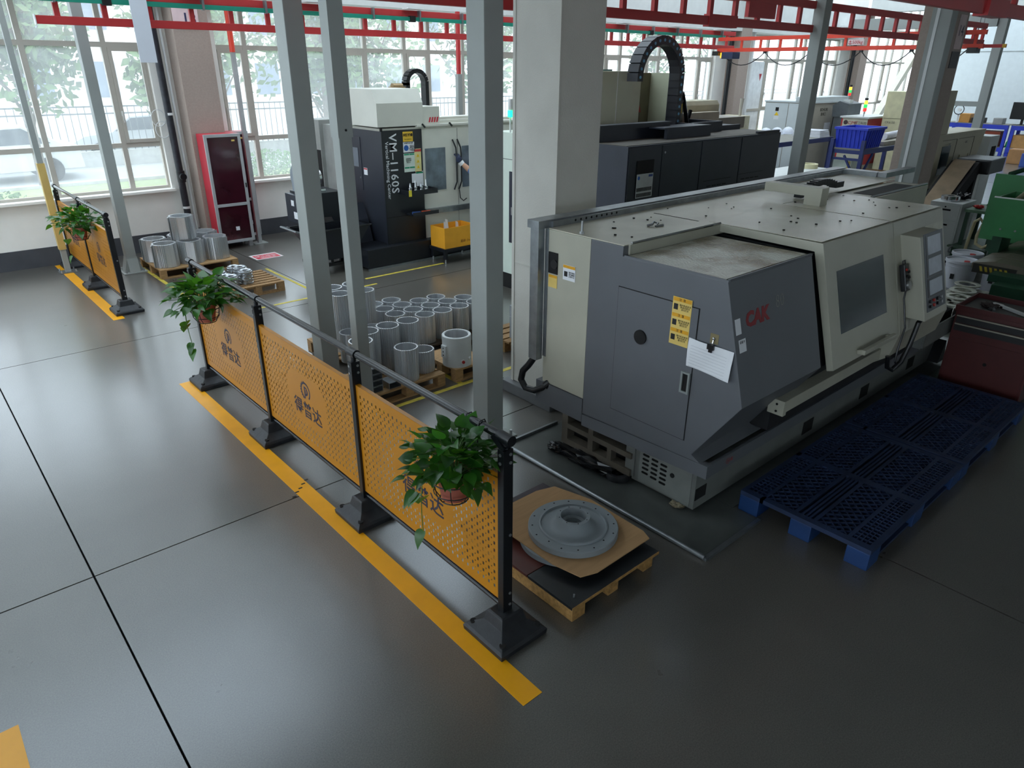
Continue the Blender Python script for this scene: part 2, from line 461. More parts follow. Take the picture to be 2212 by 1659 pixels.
# far column with trunking, seen at right
t = thing('concrete_column', 'pinkish concrete column marked 14 with a steel post fixed to it', 'column', (11.5,4.0,0))
B(11.3,11.85,3.88,4.41,0,.105).build('plinth', M_PLINTH, t)
B(11.34,11.8,3.93,4.36,.105,4.45).build('shaft', M_COLT, t, bevel=.006)
s = B(11.47,11.72,3.924,3.93,2.98,3.4); sg = s.build('number_plate', pm('pink_plate', (214,190,188), .5), t)
text('number', '14', .19, pm('plate_navy', (60,58,84), .5), sg, (11.6,3.922,3.2), FY)
B(11.46,11.74,3.922,3.93,2.74,2.95).build('notice_plate', pm('dark_notice', (62,56,58), .5), t)
# wall columns
lab = {1:'wall column marked 13 between two window bays behind the red cabinet', 2:'wall column behind the small milling machine, third from left', 3:'wall column with black downpipe behind the big cable chain', 4:'wall column with thin black pipe beside the diagonal braces', 0:'wall column left of frame between the first windows'}
for i, x in enumerate(cb):
    t = thing('wall_column', lab[i], 'column', (x,11.9,0), group='columns along the window wall')
    B(x-.27,x+.25,11.72,12.1,0,4.45).build('shaft', M_COLT, t, bevel=.005)
    B(x-.275,x+.255,11.715,12.1,0,.27).build('painted_base', M_BASEB, t)
    s = MB(); s.box(x+.25,x+.40,11.98,12.1,.93,3.66); s.build('side_reveal', M_WALL, t)
# 13 sign
t = B(3.80,4.16,11.70,11.72,3.215,3.60).build('number_sign', pm('pale_pink_sign', (226,200,202), .5), loc=(3.98,11.71,3.22), bevel=.004)
tag(t, 'pink number plate reading 13 high on the wall column', 'sign')
text('number', '13', .21, pm('sign_navy', (52,50,88), .5), t, (4.03,11.698,3.325), FY, offset=.003)
# white bracing struts far right
M_STRUT = pm('ivory_brace_paint', (228,224,206), .5, var=.04)
def strut(p0, p1, label):
    m = MB(); m.bar(p0, p1, .22, .22); o = m.build('brace_strut', M_STRUT, loc=p0); tag(o, label, 'brace', 'ivory diagonal braces in the last window bay')
strut((26.8,11.6,.075), (31.6,11.6,4.6), 'ivory diagonal brace rising to the right in last window bay')
strut((32.6,11.25,.085), (29.0,11.25,4.4), 'ivory diagonal brace leaning left, crossing the longer brace')
# black downpipe and slim white pipe by column 13
t = thing('downpipe', 'black downpipe with white clip left of the red cabinet', 'pipe', (3.62,11.95,0))
MB().cyl((3.60,11.98,.02),(3.575,11.98,3.655),.052,n=16).build('pipe', pm('black_pvc', (38,40,48), .35, var=.4, scale=14), t, smooth=True)
for z in (.62,2.02):
    MB().cyl((3.60,11.98,z),(3.60,11.98,z+.035),.06,n=16).build('clip', M_WHITEP, t)
MB().cyl((3.60,11.98,1.03),(3.60,11.98,1.2),.062,n=16).build('coupling', M_BLACK, t)
MB().cyl((3.60,11.92,1.12),(3.60,11.86,1.12),.05,n=16).build('branch_cap', M_BLACK, t)
t = MB().cyl((3.71,12.0,.02),(3.685,12.0,3.655),.02,n=10).build('conduit', M_WHITEP, loc=(3.71,12,0), smooth=True)
tag(t, 'slim white conduit beside the black downpipe', 'pipe')
t = MB().tube([(3.45+.10*math.cos(a)+(.03 if a>6.28 else 0), 12.06, 1.98+.12*math.sin(a)-(.17 if a>6.28 else 0)) for a in [i*.35 for i in range(36)]], .006, 6).build('loose_cable', M_WHITEP, loc=(3.5,12.06,1.9))
tag(t, 'coiled white cable hanging on wall by downpipe', 'cable')
# conduits on far column
for (x, lb, m) in ((18.4,'black downpipe on wall column behind the big cable chain', M_BLACK), (25.75,'dark downpipe on the far wall column by the braces', M_BLACK), (19.45,'pale round pipe beside the far black downpipe', M_WHITEP)):
    t = MB().cyl((x,11.85,.02),(x,11.85,3.655),.06,n=12).build('downpipe', m, loc=(x,11.85,0), smooth=True); tag(t, lb, 'pipe')
# ------------------------------------------------------------------ outdoors
M_GROUND = pm('pale_road_concrete', (176,178,176), .8, var=.06)
o = B(-40,70,12.36,75,-.6,-.15).build('ground', M_GROUND); o['kind'] = 'structure'
o = B(-40,70,17.5,20.5,-.15,-.02).build('lawn', pm('dry_lawn', (150,165,110), .9, var=.2)); o['kind'] = 'structure'
o = B(-40,70,20.5,20.8,-.15,.05).build('kerb', pm('kerb_concrete', (190,190,186), .8)); o['kind'] = 'structure'
M_LEAFG = pm('tree_leaf', (92,122,66), .6, var=.35, scale=1.5)
M_LEAFB = pm('hedge_leaf', (86,124,62), .6, var=.35, scale=3)
M_BARK = pm('bark', (110,98,86), .9, var=.2)
def leaf_cloud(mb, c, r, n, s, rnd, flat=1.0):
    for _ in range(n):
        while True:
            p = Vector((rnd.uniform(-1,1), rnd.uniform(-1,1), rnd.uniform(-1,1)))
            if .25 < p.length < 1: break
        q = Vector((c[0]+p.x*r, c[1]+p.y*r, c[2]+p.z*r*flat))
        a = Vector((rnd.gauss(0,1), rnd.gauss(0,1), rnd.gauss(0,1))).normalized(); b = a.orthogonal().normalized()
        e = s*rnd.uniform(.6,1.3)
        mb.add([q-a*e*.5, q+b*e*.3, q+a*e*.5, q-b*e*.3], [(0,1,2,3)])
def tree(x, y, h, r, label, seed, n=2200):
    rnd = random.Random(seed)
    t = thing('tree', label, 'tree', (x,y,-.15), group='trees outside the windows')
    tk = MB(); tk.tube([(x,y,-.15),(x+.05,y,h*.4),(x+.1,y+.05,h*.75)], [.12,.09,.04], 8)
    for k in range(7):
        a = k*.9+seed; z0 = h*(.22+.07*k)
        tk.tube([(x+.03,y,z0),(x+math.cos(a)*r*.45,y+math.sin(a)*r*.45,z0+h*.2),(x+math.cos(a)*r*.8,y+math.sin(a)*r*.8,z0+h*.38)], [.04,.025,.01], 5)
    tk.build('trunk', M_BARK, t)
    lf = MB()
    for k in range(9):
        a = rnd.uniform(0,6.28); d = rnd.uniform(0,.65)*r
        leaf_cloud(lf, (x+d*math.cos(a), y+d*math.sin(a), h*rnd.uniform(.45,.95)), r*.55, n//9, .27, rnd)
    f = lf.build('foliage', M_LEAFG, t); f['kind'] = 'stuff'
tree(3.0, 20.6, 5.2, 1.8, 'loose leafy tree outside the leftmost window', 1)
tree(8.6, 24.5, 6.5, 2.6, 'round tree outside behind the red cabinet', 2)
tree(13.5, 23.0, 6.0, 2.4, 'bushy tree outside behind the small milling machine', 3)
tree(22.5, 24.5, 6.5, 2.8, 'tall tree outside behind the big cable chain', 4)
tree(6.6, 19.6, 4.8, 1.5, 'leafy tree right outside the first two window bays', 6)
tree(-1.6, 22.5, 6.2, 2.2, 'wide tree at the far left beyond the road', 7)
tree(10.6, 20.5, 4.8, 1.5, 'small tree outside behind the navy machine head', 8)
tree(18.0, 22.0, 5.8, 2.4, 'dense tree outside left of the big cable chain', 9)
tree(30.0, 23.5, 6.4, 2.6, 'dense tree outside right of the light grey machine', 10)
tree(38.0, 26.0, 7.0, 3.0, 'distant tree outside the far right windows', 5)
rnd = random.Random(5)
def hedge(x, y, r, label, n=1500):
    m = MB(); leaf_cloud(m, (x,y,r*.45), r, n, .09, rnd, .6)
    o = m.build('bush', M_LEAFB, loc=(x,y,-.15)); tag(o, label, 'bush', 'clipped bushes outside the windows')
hedge(1.2, 14.0, .85, 'round clipped bush just outside the leftmost window')
hedge(7.6, 17.8, .8, 'low clipped bush on the lawn behind the red cabinet')
# cars
def car(x, y, label, col, rz=0):
    t = thing('car', label, 'car', (0,0,0), group='cars parked outside the windows')
    m = pm('car_paint_%d' % int(x*10), col, .25, var=.02, coat=.5)
    side = [(-2.1,.25),(-2.15,.62),(-1.75,.82),(-.95,.9),(-.35,1.36),(.95,1.42),(1.75,.95),(2.15,.88),(2.2,.3)]
    MB().prism(side, 'y', -.85, .85).build('body', m, t, bevel=.06, smooth=True)
    MB().prism([(-.85,.93),(-.32,1.31),(.9,1.36),(1.5,.97)], 'y', -.86, .86).build('side_window', pm('car_glass', (70,84,98), .1), t)
    for sx in (-1.35,1.35):
        for sy in (-.8,.8):
            MB().cyl((sx,sy-.1,.3),(sx,sy+.1,.3),.32,n=20).build('wheel', M_RUBBER, t)
    t.location = (x,y,-.15); t.rotation_euler = (0,0,rz)
car(2.2, 23.6, 'white car parked outside left of the first grey post', (235,238,240), 0.0)
car(7.0, 27.2, 'silver car parked behind the fence outside', (200,205,210), 0.0)
car(14.5, 27.5, 'pale car parked outside behind the post pair', (225,228,230), 0.0)
# fence
t = thing('railing_fence', 'thin dark railing fence along the road outside', 'fence', (0,25.4,-.15))
m = MB()
for z in (.35,1.35,1.55): m.box(-12,50,25.38,25.42,z,z+.04)
m.build('rails', pm('fence_grey', (92,100,104), .6), t)
m = MB()
for i in range(310):
    x = -12+i*.2; m.box(x,x+.018,25.39,25.41,-.1,1.6)
o = m.build('pickets', MATS['fence_grey'], t); o['kind'] = 'stuff'
o = B(-12,50,25.25,25.55,-.15,.3).build('fence_footing', pm('footing_concrete', (196,196,192), .8), t)
# building across
t = thing('office_building', 'pale building across the road with dark window strips', 'building', (12,44,-.15))
B(2,34,44,52,-.15,11).build('wall', pm('pale_render', (214,206,198), .8), t)
for fx in range(10):
    for fz in range(3):
        B(3.5+fx*3.0,4.9+fx*3.0,43.94,44.0,1.2+fz*3.2,2.9+fz*3.2).build('window', pm('far_window', (120,132,146), .3), t)
# ------------------------------------------------------------------ steel posts
def steel_post(x0, x1, y0, y1, top, label, flare=False, mat=None, plate_w=.09):
    mat = mat or M_POST
    cx, cy = (x0+x1)/2, (y0+y1)/2
    t = thing('steel_post', label, 'post', (cx,cy,0), group='grey steel crane posts')
    B(x0,x1,y0,y1,.015,top).build('shaft', mat, t, bevel=.008)
    B(x0-plate_w,x1+plate_w,y0-plate_w,y1+plate_w,0,.015).build('base_plate', mat, t)
    for sx in (x0-plate_w*.55, x1+plate_w*.55):
        for sy in (y0-plate_w*.55, y1+plate_w*.55):
            MB().cyl((sx,sy,.015),(sx,sy,.055),.011,n=8).build('anchor_bolt', M_BOLT, t)
    if flare:
        m = MB()
        m.prism([(y0-.06,.015),(y1+.06,.015),(y1,.22),(y0,.22)], 'x', x0-.004, x1+.004)
        m.prism([(x0-.06,.015),(x1+.06,.015),(x1,.22),(x0,.22)], 'y', y0-.004, y1+.004)
        m.build('gusset', mat, t)
    return t
pC = steel_post(3.07,3.23,3.75,3.93,4.3,'widest grey steel post, right behind the nearest barrier plant', plate_w=.08)
pA = steel_post(2.63,2.79,5.60,5.78,4.3,'grey steel post left of the slimmer post, behind the middle barrier panel', plate_w=.05)
pB = steel_post(2.49,2.593,4.65,4.75,4.3,'slim grey steel post with a bolted sleeve, second of the post pair', plate_w=.06)
B(2.484,2.599,4.644,4.756,2.25,4.3).build('sleeve', M_POST, pB); MB().cyl((2.545,4.64,2.30),(2.545,4.65,2.30),.008,n=10).build('bolt_hole', M_DARK, pB)
p2 = steel_post(2.34,2.47,10.9,11.05,4.3,'grey steel post with flared foot beside the far barrier', flare=True)
pr = steel_post(9.72,9.9,4.95,5.1,3.6,'grey steel post beyond the black machine, left of the blue crate')
B(9.66,9.96,4.9,5.15,3.6,3.63).build('cap_plate', M_POST, pr)
pf = steel_post(17.95,18.12,5.25,5.42,4.3,'pale grey steel post against the far white wall, at right')
B(17.99,18.08,5.42,6.6,2.02,2.12).build('side_rail', M_POST, pf)
p14 = steel_post(11.02,11.22,3.88,4.13,4.3,'broad grey steel post standing against the column marked 14', plate_w=.04)
s = MB(); s.box(11.01,11.02,4.03,4.07,.05,4.3); s.build('flange_lip', M_WHITEP, p14)
# slim post with the yellow sleeve at far left
t = thing('steel_post', 'thin grey post with yellow sleeve on its lower half, far left', 'post', (1.69,11.53,0))
B(1.655,1.725,11.50,11.57,.012,4.3).build('shaft', M_POST, t)
B(1.645,1.735,11.49,11.58,.33,1.5).build('yellow_sleeve', pm('yellow_sleeve_paint', (206,176,104), .5), t)
B(1.58,1.80,11.44,11.64,0,.012).build('base_plate', M_GALV, t)
for sx in (1.6,1.78):
    for sy in (11.46,11.62): MB().cyl((sx,sy,.012),(sx,sy,.045),.01,n=8).build('anchor_bolt', M_BOLT, t)
# ------------------------------------------------------------------ crane rails
M_RED = pm('red_crane_paint', (190,52,54), .42, var=.05)
M_ORG = pm('orange_red_crane_paint', (228,72,52), .42, var=.05)
M_GREEN = pm('green_conductor_plastic', (24,138,116), .45, var=.04)
def rail_x(y, x0, x1, zl, zu, label, mat, ch=.09, cw=.06, pitch=.51, x_first=None, rw=.06):
    t = thing('crane_rail', label, 'crane rail', (x0,y,zl))
    B(x0,x1,y-cw/2,y+cw/2,zl-ch/2,zl+ch/2).build('lower_chord', mat, t, bevel=.008)
    B(x0-.1,x1,y-cw/2,y+cw/2,zu-ch/2,zu+ch/2).build('upper_chord', mat, t, bevel=.008)
    x = x_first if x_first is not None else x0+.25
    me = None
    while x < x1-.05:
        if me is None:
            me = B(-rw/2,rw/2,-.022,.022,-(zu-zl-ch)/2-.002,(zu-zl-ch)/2+.002).mesh('rung'); me.materials.append(mat)
        shared('rung', me, mat, t, (x-x0, 0, (zu-zl)/2)); x += pitch
    B(x0-.012,x0,y-cw/2-.01,y+cw/2+.01,zl-ch/2-.01,zl+ch/2+.01).build('end_cap', M_WHITEP, t)
    return t
rA = rail_x(10.35,1.84,16.15,3.18,3.475,'far red ladder rail running along the window wall', M_RED, x_first=2.07)
rB = rail_x(5.10,2.6,16.3,3.20,3.475,'middle red ladder rail crossing above the grey lathe', M_RED, pitch=.49, x_first=3.0)
rC = rail_x(2.42,1.2,10.6,3.21,3.49,'nearest dark red rail at the top right corner', M_RED, ch=.11, pitch=.49)
for x in (7.64,):
    B(x-.28,x+.28,5.06,5.14,3.14,3.265).build('splice_sleeve', M_RED, rB); B(x-.28,x+.28,5.06,5.14,3.42,3.535).build('splice_sleeve', M_RED, rB)
B(8.15,8.75,5.075,5.125,3.27,3.44).build('hanger_plate', M_RED, rB)
for x in (8.35,8.55): MB().cyl((x,5.1,3.4),(x,5.1,4.3),.012,n=8).build('hanger_rod', M_BOLT, rB)
for x in (15.9,16.1): MB().cyl((x,5.1,3.4),(x,5.1,4.0),.014,n=8).build('hanger_rod', M_BOLT, rB)
B(7.5,8.0,2.36,2.48,3.14,3.28).build('splice_sleeve', M_RED, rC)
# green conductor bar with clips
t = thing('conductor_bar', 'green conductor bar clipped below the far red rail top', 'conductor bar', (1.9,10.27,3.39))
B(1.9,15.6,10.25,10.29,3.37,3.425).build('bar', M_GREEN, t)
k = 0
for i in range(17):
    x = 2.05 + i*.84
    B(x-.015,x+.015,10.235,10.30,3.36,3.52).build('clip', M_GALV, t)
    if i % 2 == 0: B(x-.28,x+.02,10.15,10.32,3.53,3.545).build('hanger_plate', M_WHITEP, t)
for x in (2.6,6.95,12.9): B(x-.05,x+.05,10.235,10.30,3.355,3.44).build('joint_cover', M_DARK, t)
# crane bridge spanning between rails
t = thing('crane_bridge', 'orange-red crane bridge with 500kg plate spanning between two rails', 'crane bridge', (15.3,7.2,3.1))
B(15.27,15.33,4.75,10.2,3.075,3.15).build('lower_chord', M_ORG, t)
B(15.27,15.33,4.75,10.2,3.30,3.375).build('upper_chord', M_ORG, t)
for i in range(11):
    y = 9.6-.47*i; B(15.285,15.315,y-.025,y+.025,3.14,3.31).build('rung', M_ORG, t)
for y in (10.2,4.9):
    B(15.2,15.4,y-.08,y+.08,3.0,3.09).build('end_truck', M_BLACK, t)
pl = B(15.255,15.268,6.86,7.18,3.165,3.27).build('load_plate', pm('plate_pinkish_white', (236,214,214), .5), t)
text('load_text', '500kg', .085, pm('plate_red', (196,40,44), .5), pl, (15.253,6.985,3.215), FX)
an = MB(); an.cyl((15.253,7.13,3.185),(15.2535,7.13,3.185),.001,n=6)
an.bar((15.252,7.13,3.19),(15.252,7.13,3.25),.003,.01,up=(0,1,0)); an.bar((15.252,7.105,3.235),(15.252,7.155,3.235),.003,.008)
an.tube([(15.252,7.13+.03*math.sin(a),3.212-.03*math.cos(a)) for a in [-1.4,-.9,-.4,0,.4,.9,1.4]], .004, 5)
an.build('anchor_symbol', MATS['plate_red'], pl)
ys = [10.1,9.0,7.95,6.9,5.95,5.0]
for a, b in zip(ys[:-1], ys[1:]):
    pts = [(15.3, a+(b-a)*u, 3.06-.26*(1-(2*u-1)**2)) for u in [i/10 for i in range(11)]]
    MB().tube(pts, .010, 6).build('festoon_cable', M_BLACK, t)
for y in ys[1:-1]: B(15.27,15.33,y-.03,y+.03,3.035,3.075).build('cable_trolley', M_BLACK, t)
B(15.28,15.32,4.4,4.76,3.085,3.14).build('bumper_arm', M_RED, t); B(15.278,15.322,4.4,4.46,3.083,3.142).build('bumper_tip', pm('bumper_yellow', (226,176,60), .5), t)
# hoist with beacon at the bridge's far end
t = thing('chain_hoist', 'small dark blue hoist with amber beacon under the far red rail end', 'hoist', (15.3,9.9,2.9))
B(15.15,15.45,9.7,10.0,2.93,3.07).build('body', pm('hoist_blue', (40,52,84), .4), t, bevel=.02)
MB().cyl((15.3,10.08,2.95),(15.3,10.08,3.06),.035,n=12).build('beacon', pm('amber_beacon', (240,170,40), .3, emit=(250,170,40), es=1.0), t)
# vertical slim red and grey mast and others
t = thing('slim_mast', 'slim grey mast with red upper half behind the small milling machine', 'mast', (8.74,11.44,0))
B(8.69,8.79,11.40,11.48,0,2.6).build('shaft', M_POST, t); B(8.71,8.77,11.41,11.47,2.6,3.64).build('red_shaft', M_RED, t); B(8.62,8.86,11.34,11.56,0,.012).build('base_plate', M_POST, t)
t = thing('slim_mast', 'slim grey mast with red upper half right of the column marked 13', 'mast', (4.55,11.55,0))
B(4.50,4.56,11.5,11.56,0,2.9).build('shaft', pm('pale_grey_profile', (176,178,178), .4), t); MB().cyl((4.53,11.53,2.9),(4.53,11.53,4.2),.04,n=12).build('red_shaft', M_ORG, t)
B(4.42,4.64,11.45,11.65,0,.012).build('base_plate', M_POST, t)
# white sheet hanging from far rail
t = B(2.84,3.04,10.212,10.225,2.74,3.6).build('hanging_sheet', pm('white_sheet', (214,218,228), .6, var=.02), loc=(2.96,10.29,2.74), bevel=.002)
tag(t, 'plain white sheet hanging down from the far red rail', 'sheet')
# grey cross beams behind the far right
t = B(17.9,18.15,5.42,8.4,3.55,3.78).build('steel_beam', M_POST, loc=(18,7,3.55)); tag(t, 'grey green steel beam carried by the far right post', 'beam')
# security camera box on white beam
t = thing('camera_housing', 'small grey camera housing on a white ledge, top right', 'camera', (24.5,11.3,3.7))
B(24.2,25.0,11.1,11.6,3.72,3.95).build('housing', M_POST, t); B(24.1,25.1,11.05,11.65,3.95,3.99).build('cover', M_WHITEP, t)
B(24.55,24.65,11.3,11.72,3.8,3.9).build('bracket', M_POST, t)
# ------------------------------------------------------------------ floor tape
def tape(x0, x1, y0, y1, label, mat=None, group='yellow floor tapes'):
    o = B(x0,x1,y0,y1,0,.0015).build('floor_tape', mat or M_YELLOW, loc=((x0+x1)/2,(y0+y1)/2,0)); tag(o, label, 'floor tape', group); return o
tape(1.592,1.712,1.702,6.48,'long wide yellow floor stripe beside the nearest barrier')
tape(1.612,1.735,8.82,12.04,'yellow floor stripe beside the far barrier')
tape(-.46,-.187,.2,3.12,'yellow floor stripe cut off at the bottom left corner')
M_YTHIN = pm('worn_yellow_paint', (196,178,66), .6, var=.25, scale=14)
for (a,b,c,d,l) in [(2.54,2.59,8.5,11.4,'thin yellow line along the left pallet of housings'),(2.59,3.9,11.38,11.42,'thin yellow line behind the left pallet of housings'),
                    (2.7,4.6,4.735,4.785,'thin yellow line in front of the white motor pallet'),(3.57,3.62,4.785,5.35,'short thin yellow line beside the white motor pallet'),
                    (4.60,4.65,4.735,6.6,'thin yellow line behind the white column'),(3.9,3.94,8.2,9.9,'thin yellow line on floor right of the ring pallet'),
                    (4.75,6.1,8.45,8.50,'thin yellow line in front of the small milling machine'),(3.0,4.75,8.15,8.19,'faint yellow line behind the pair of posts')]:
    tape(a,b,c,d,l,M_YTHIN,'thin worn yellow floor lines')
t = B(4.02,4.45,10.45,10.78,0,.0012).build('floor_notice', pm('notice_white', (224,214,214), .5), loc=(4.2,10.6,0)); tag(t, 'red and white notice stuck on the floor near the red cabinet', 'floor sign')
B(4.05,4.42,10.48,10.72,.0012,.0018).build('red_field', pm('notice_red', (206,70,84), .5), t)
text('lettering', '禁止堆放', .085, MATS['notice_white'], t, (4.235,10.63,.0022), FZ); text('lettering', '保持畅通', .06, MATS['notice_white'], t, (4.235,10.53,.0022), FZ)
# scuff marks on near stripe
m = MB(); rnd = random.Random(3)
for i in range(5):
    x = 1.55+.04*i; y = 4.02+.035*i+rnd.uniform(-.01,.01)
    m.box(x,x+.028,y,y+.014,.0015,.0022)
t = m.build('floor_scuff', M_INK, loc=(1.65,4.1,0)); tag(t, 'black scuff marks across the long yellow stripe', 'scuff mark')

# ------------------------------------------------------------------ barriers
M_PANEL = pm('yellow_panel_enamel', (186,122,14), .36, var=.04, scale=3, spec=.5)
M_LOGO = pm('navy_print', (36,40,66), .5, var=.05)
PL, PH, PZ = 1.335, .755, .20        # panel length, height, bottom
def panel_mesh():
    p = .0445; sw, sh, dw, dh = .013, .020, .008, .010; T = .0018
    nu, nv = int(PL/p)-1, int(PH/p)-1
    u0, v0 = -(nu-1)*p/2, -(nv-1)*p/2
    us, vs = {-PL/2, PL/2}, {-PH/2, PH/2}
    holes = set()
    def clear(u, v): return abs(u) < .27 and abs(v+.0) < .20 and abs(u)*.8+abs(v)*1.0 < .335
    Ul, Vl = [], []
    for i in range(nu):
        Ul += [(u0+i*p-sw/2, u0+i*p+sw/2)]
        if i < nu-1: Ul += [(u0+(i+.5)*p-dw/2, u0+(i+.5)*p+dw/2)]
    for j in range(nv):
        Vl += [(v0+j*p-sh/2, v0+j*p+sh/2)]
        if j < nv-1: Vl += [(v0+(j+.5)*p-dh/2, v0+(j+.5)*p+dh/2)]
    U = sorted([-PL/2, PL/2] + [x for a in Ul for x in a]); V = sorted([-PH/2, PH/2] + [x for a in Vl for x in a])
    nU, nV = len(U), len(V)
    vsx = [(0, u, v) for v in V for u in U] + [(T, u, v) for v in V for u in U]
    N = nU*nV; fs = []
    for b in range(nV-1):
        for a in range(nU-1):
            hole = False
            if a % 2 == 1 and b % 2 == 1:
                ka, kb = (a-1)//2, (b-1)//2
                if ka % 2 == kb % 2 and not clear((U[a]+U[a+1])/2, (V[b]+V[b+1])/2): hole = True
            q = [b*nU+a, b*nU+a+1, (b+1)*nU+a+1, (b+1)*nU+a]
            if not hole:
                fs.append(tuple(q[::-1])); fs.append(tuple(i+N for i in q))
            else:
                for k in range(4):
                    i, j = q[k], q[(k+1) % 4]; fs.append((i, j, j+N, i+N))
    me = D.meshes.new('panel'); me.from_pydata(vsx, [], fs)
    # folded edges
    bm = bmesh.new(); bm.from_mesh(me)
    def bx(x0,x1,y0,y1,z0,z1):
        r = bmesh.ops.create_cube(bm, size=1)
        for v in r['verts']: v.co = Vector(((x0+x1)/2+v.co.x*(x1-x0), (y0+y1)/2+v.co.y*(y1-y0), (z0+z1)/2+v.co.z*(z1-z0)))
    bx(0,.028,-PL/2,PL/2,PH/2-.002,PH/2); bx(0,.028,-PL/2,PL/2,-PH/2,-PH/2+.002)
    bx(0,.028,-PL/2,-PL/2+.002,-PH/2,PH/2); bx(0,.028,PL/2-.002,PL/2,-PH/2,PH/2)
    bm.to_mesh(me); bm.free(); me.materials.append(M_PANEL)
    return me
PANEL = panel_mesh()
# emblem: toothed ring open at lower right with a P-shaped stroke
def emblem_mesh():
    m = MB(); R, w = .068, .014
    def arc(r0, r1, a0, a1, n):
        for i in range(n):
            a, b = a0+(a1-a0)*i/n, a0+(a1-a0)*(i+1)/n
            m.add([(-.0008, -r*math.cos(q), r*math.sin(q)) for r, q in ((r0,a),(r1,a),(r1,b),(r0,b))], [(0,1,2,3)])
    arc(R-w, R, math.radians(-50), math.radians(255), 40)
    for k in range(9):
        a = math.radians(95+k*17); arc(R, R+.008, a, a+.14, 2)
    arc(.020, .034, math.radians(-100), math.radians(100), 20)
    m.add([(-.0008,.020,-.055),(-.0008,.006,-.055),(-.0008,.006,.034),(-.0008,.020,.034)], [(0,1,2,3)])
    m.add([(-.0008,-.0,-.034),(-.0008,-.012,-.034),(-.0008,-.012,.012),(-.0008,0,.012)], [(0,1,2,3)])
    return m.mesh('emblem')
EMB = emblem_mesh(); EMB.materials.append(M_LOGO)
BOLTM = MB().cyl((0,0,0),(0,-.004,0),.008,n=10).mesh('bolt'); BOLTM.materials.append(M_BOLT)
def rubber_base(t, x, y):
    o = MB()
    # wide stepped foot: lower slab, sloped shoulder, collar
    def ring(hx, hy, z): return [(x-hx,y-hy,z),(x+hx,y-hy,z),(x+hx,y+hy,z),(x-hx,y+hy,z)]
    L = [ring(.155,.155,0), ring(.158,.158,.03), ring(.145,.145,.045), ring(.085,.075,.085), ring(.07,.06,.145), ring(.06,.05,.15)]
    vs = [p for r in L for p in r]; fs = [(3,2,1,0)]
    for k in range(len(L)-1):
        for i in range(4):
            j = (i+1) % 4; fs.append((k*4+i, k*4+j, (k+1)*4+j, (k+1)*4+i))
    n = (len(L)-1)*4; fs.append((n,n+1,n+2,n+3)); o.add(vs, fs)
    ob = o.build('rubber_foot', M_RUBBER, t, bevel=.006)
    for sx in (-1,1):
        for sy in (-1,1): MB().cyl((x+sx*.118,y+sy*.118,.050),(x+sx*.118,y+sy*.118,.0625),.017,n=12).build('fixing_hole', M_DARK, ob)
def barrier(label, ys, x, rail_ext=.02):
    t = thing('safety_barrier', label, 'barrier', (x, ys[0], 0), group='yellow perforated barriers')
    for i, y in enumerate(ys):
        rubber_base(t, x, y)
        p = B(x-.03,x+.03,y-.022,y+.022,.10,1.10).build('post', M_BLACK, t, bevel=.004)
        for z in (1.075,1.03,.62,.26,.19): shared('bolt', BOLTM, None, p, (.012, y-ys[0]-.0225, z))
        for z in (1.075,1.03): shared('bolt', BOLTM, None, p, (-.031, y-ys[0]+.0, z), (0,0,-math.pi/2))
        m = MB(); m.cyl((x,y,1.09),(x,y,1.135),.016,n=12); m.cyl((x,y-.045,1.155),(x,y+.045,1.155),.027,n=16)
        if i == 0: m.bar((x,y-.01,1.10),(x,y+.07,1.15),.05,.03)
        m.build('coupler', M_BLACK, t, smooth=True)
    for a, b in zip(ys[:-1], ys[1:]):
        MB().cyl((x,a+.02,1.155),(x,b-.02,1.155),.021,n=18).build('handrail', M_TUBE, t, smooth=True)
        MB().cyl((x,a+.02,.165),(x,b-.02,.165),.015,n=14).build('bottom_rail', M_TUBE, t, smooth=True)
        mid = (a+b)/2
        sc = (b-a-.046)/PL
        pn = shared('perforated_panel', PANEL, None, t, (-.014, mid-ys[0], PZ+PH/2), scale=(1, sc, 1))
        ORG[pn.name] = (x-.014, mid, PZ+PH/2)
        shared('emblem', EMB, None, pn, (0, 0, .075))
        text('lettering', '得普达', .135, M_LOGO, pn, (x-.0155, mid, PZ+PH/2-.085), FX, offset=.0012, extrude=.0004)
    return t
M_TUBE = pm('glossy_black_tube', (18,19,23), .22, var=.08, spec=.5)
bn = barrier('yellow perforated barrier with three panels and black handrail, nearest', [2.12,3.51,4.93,6.32], 1.84)
bf = barrier('yellow perforated barrier of two panels by the far left windows', [9.09,10.46,11.84], 1.83)

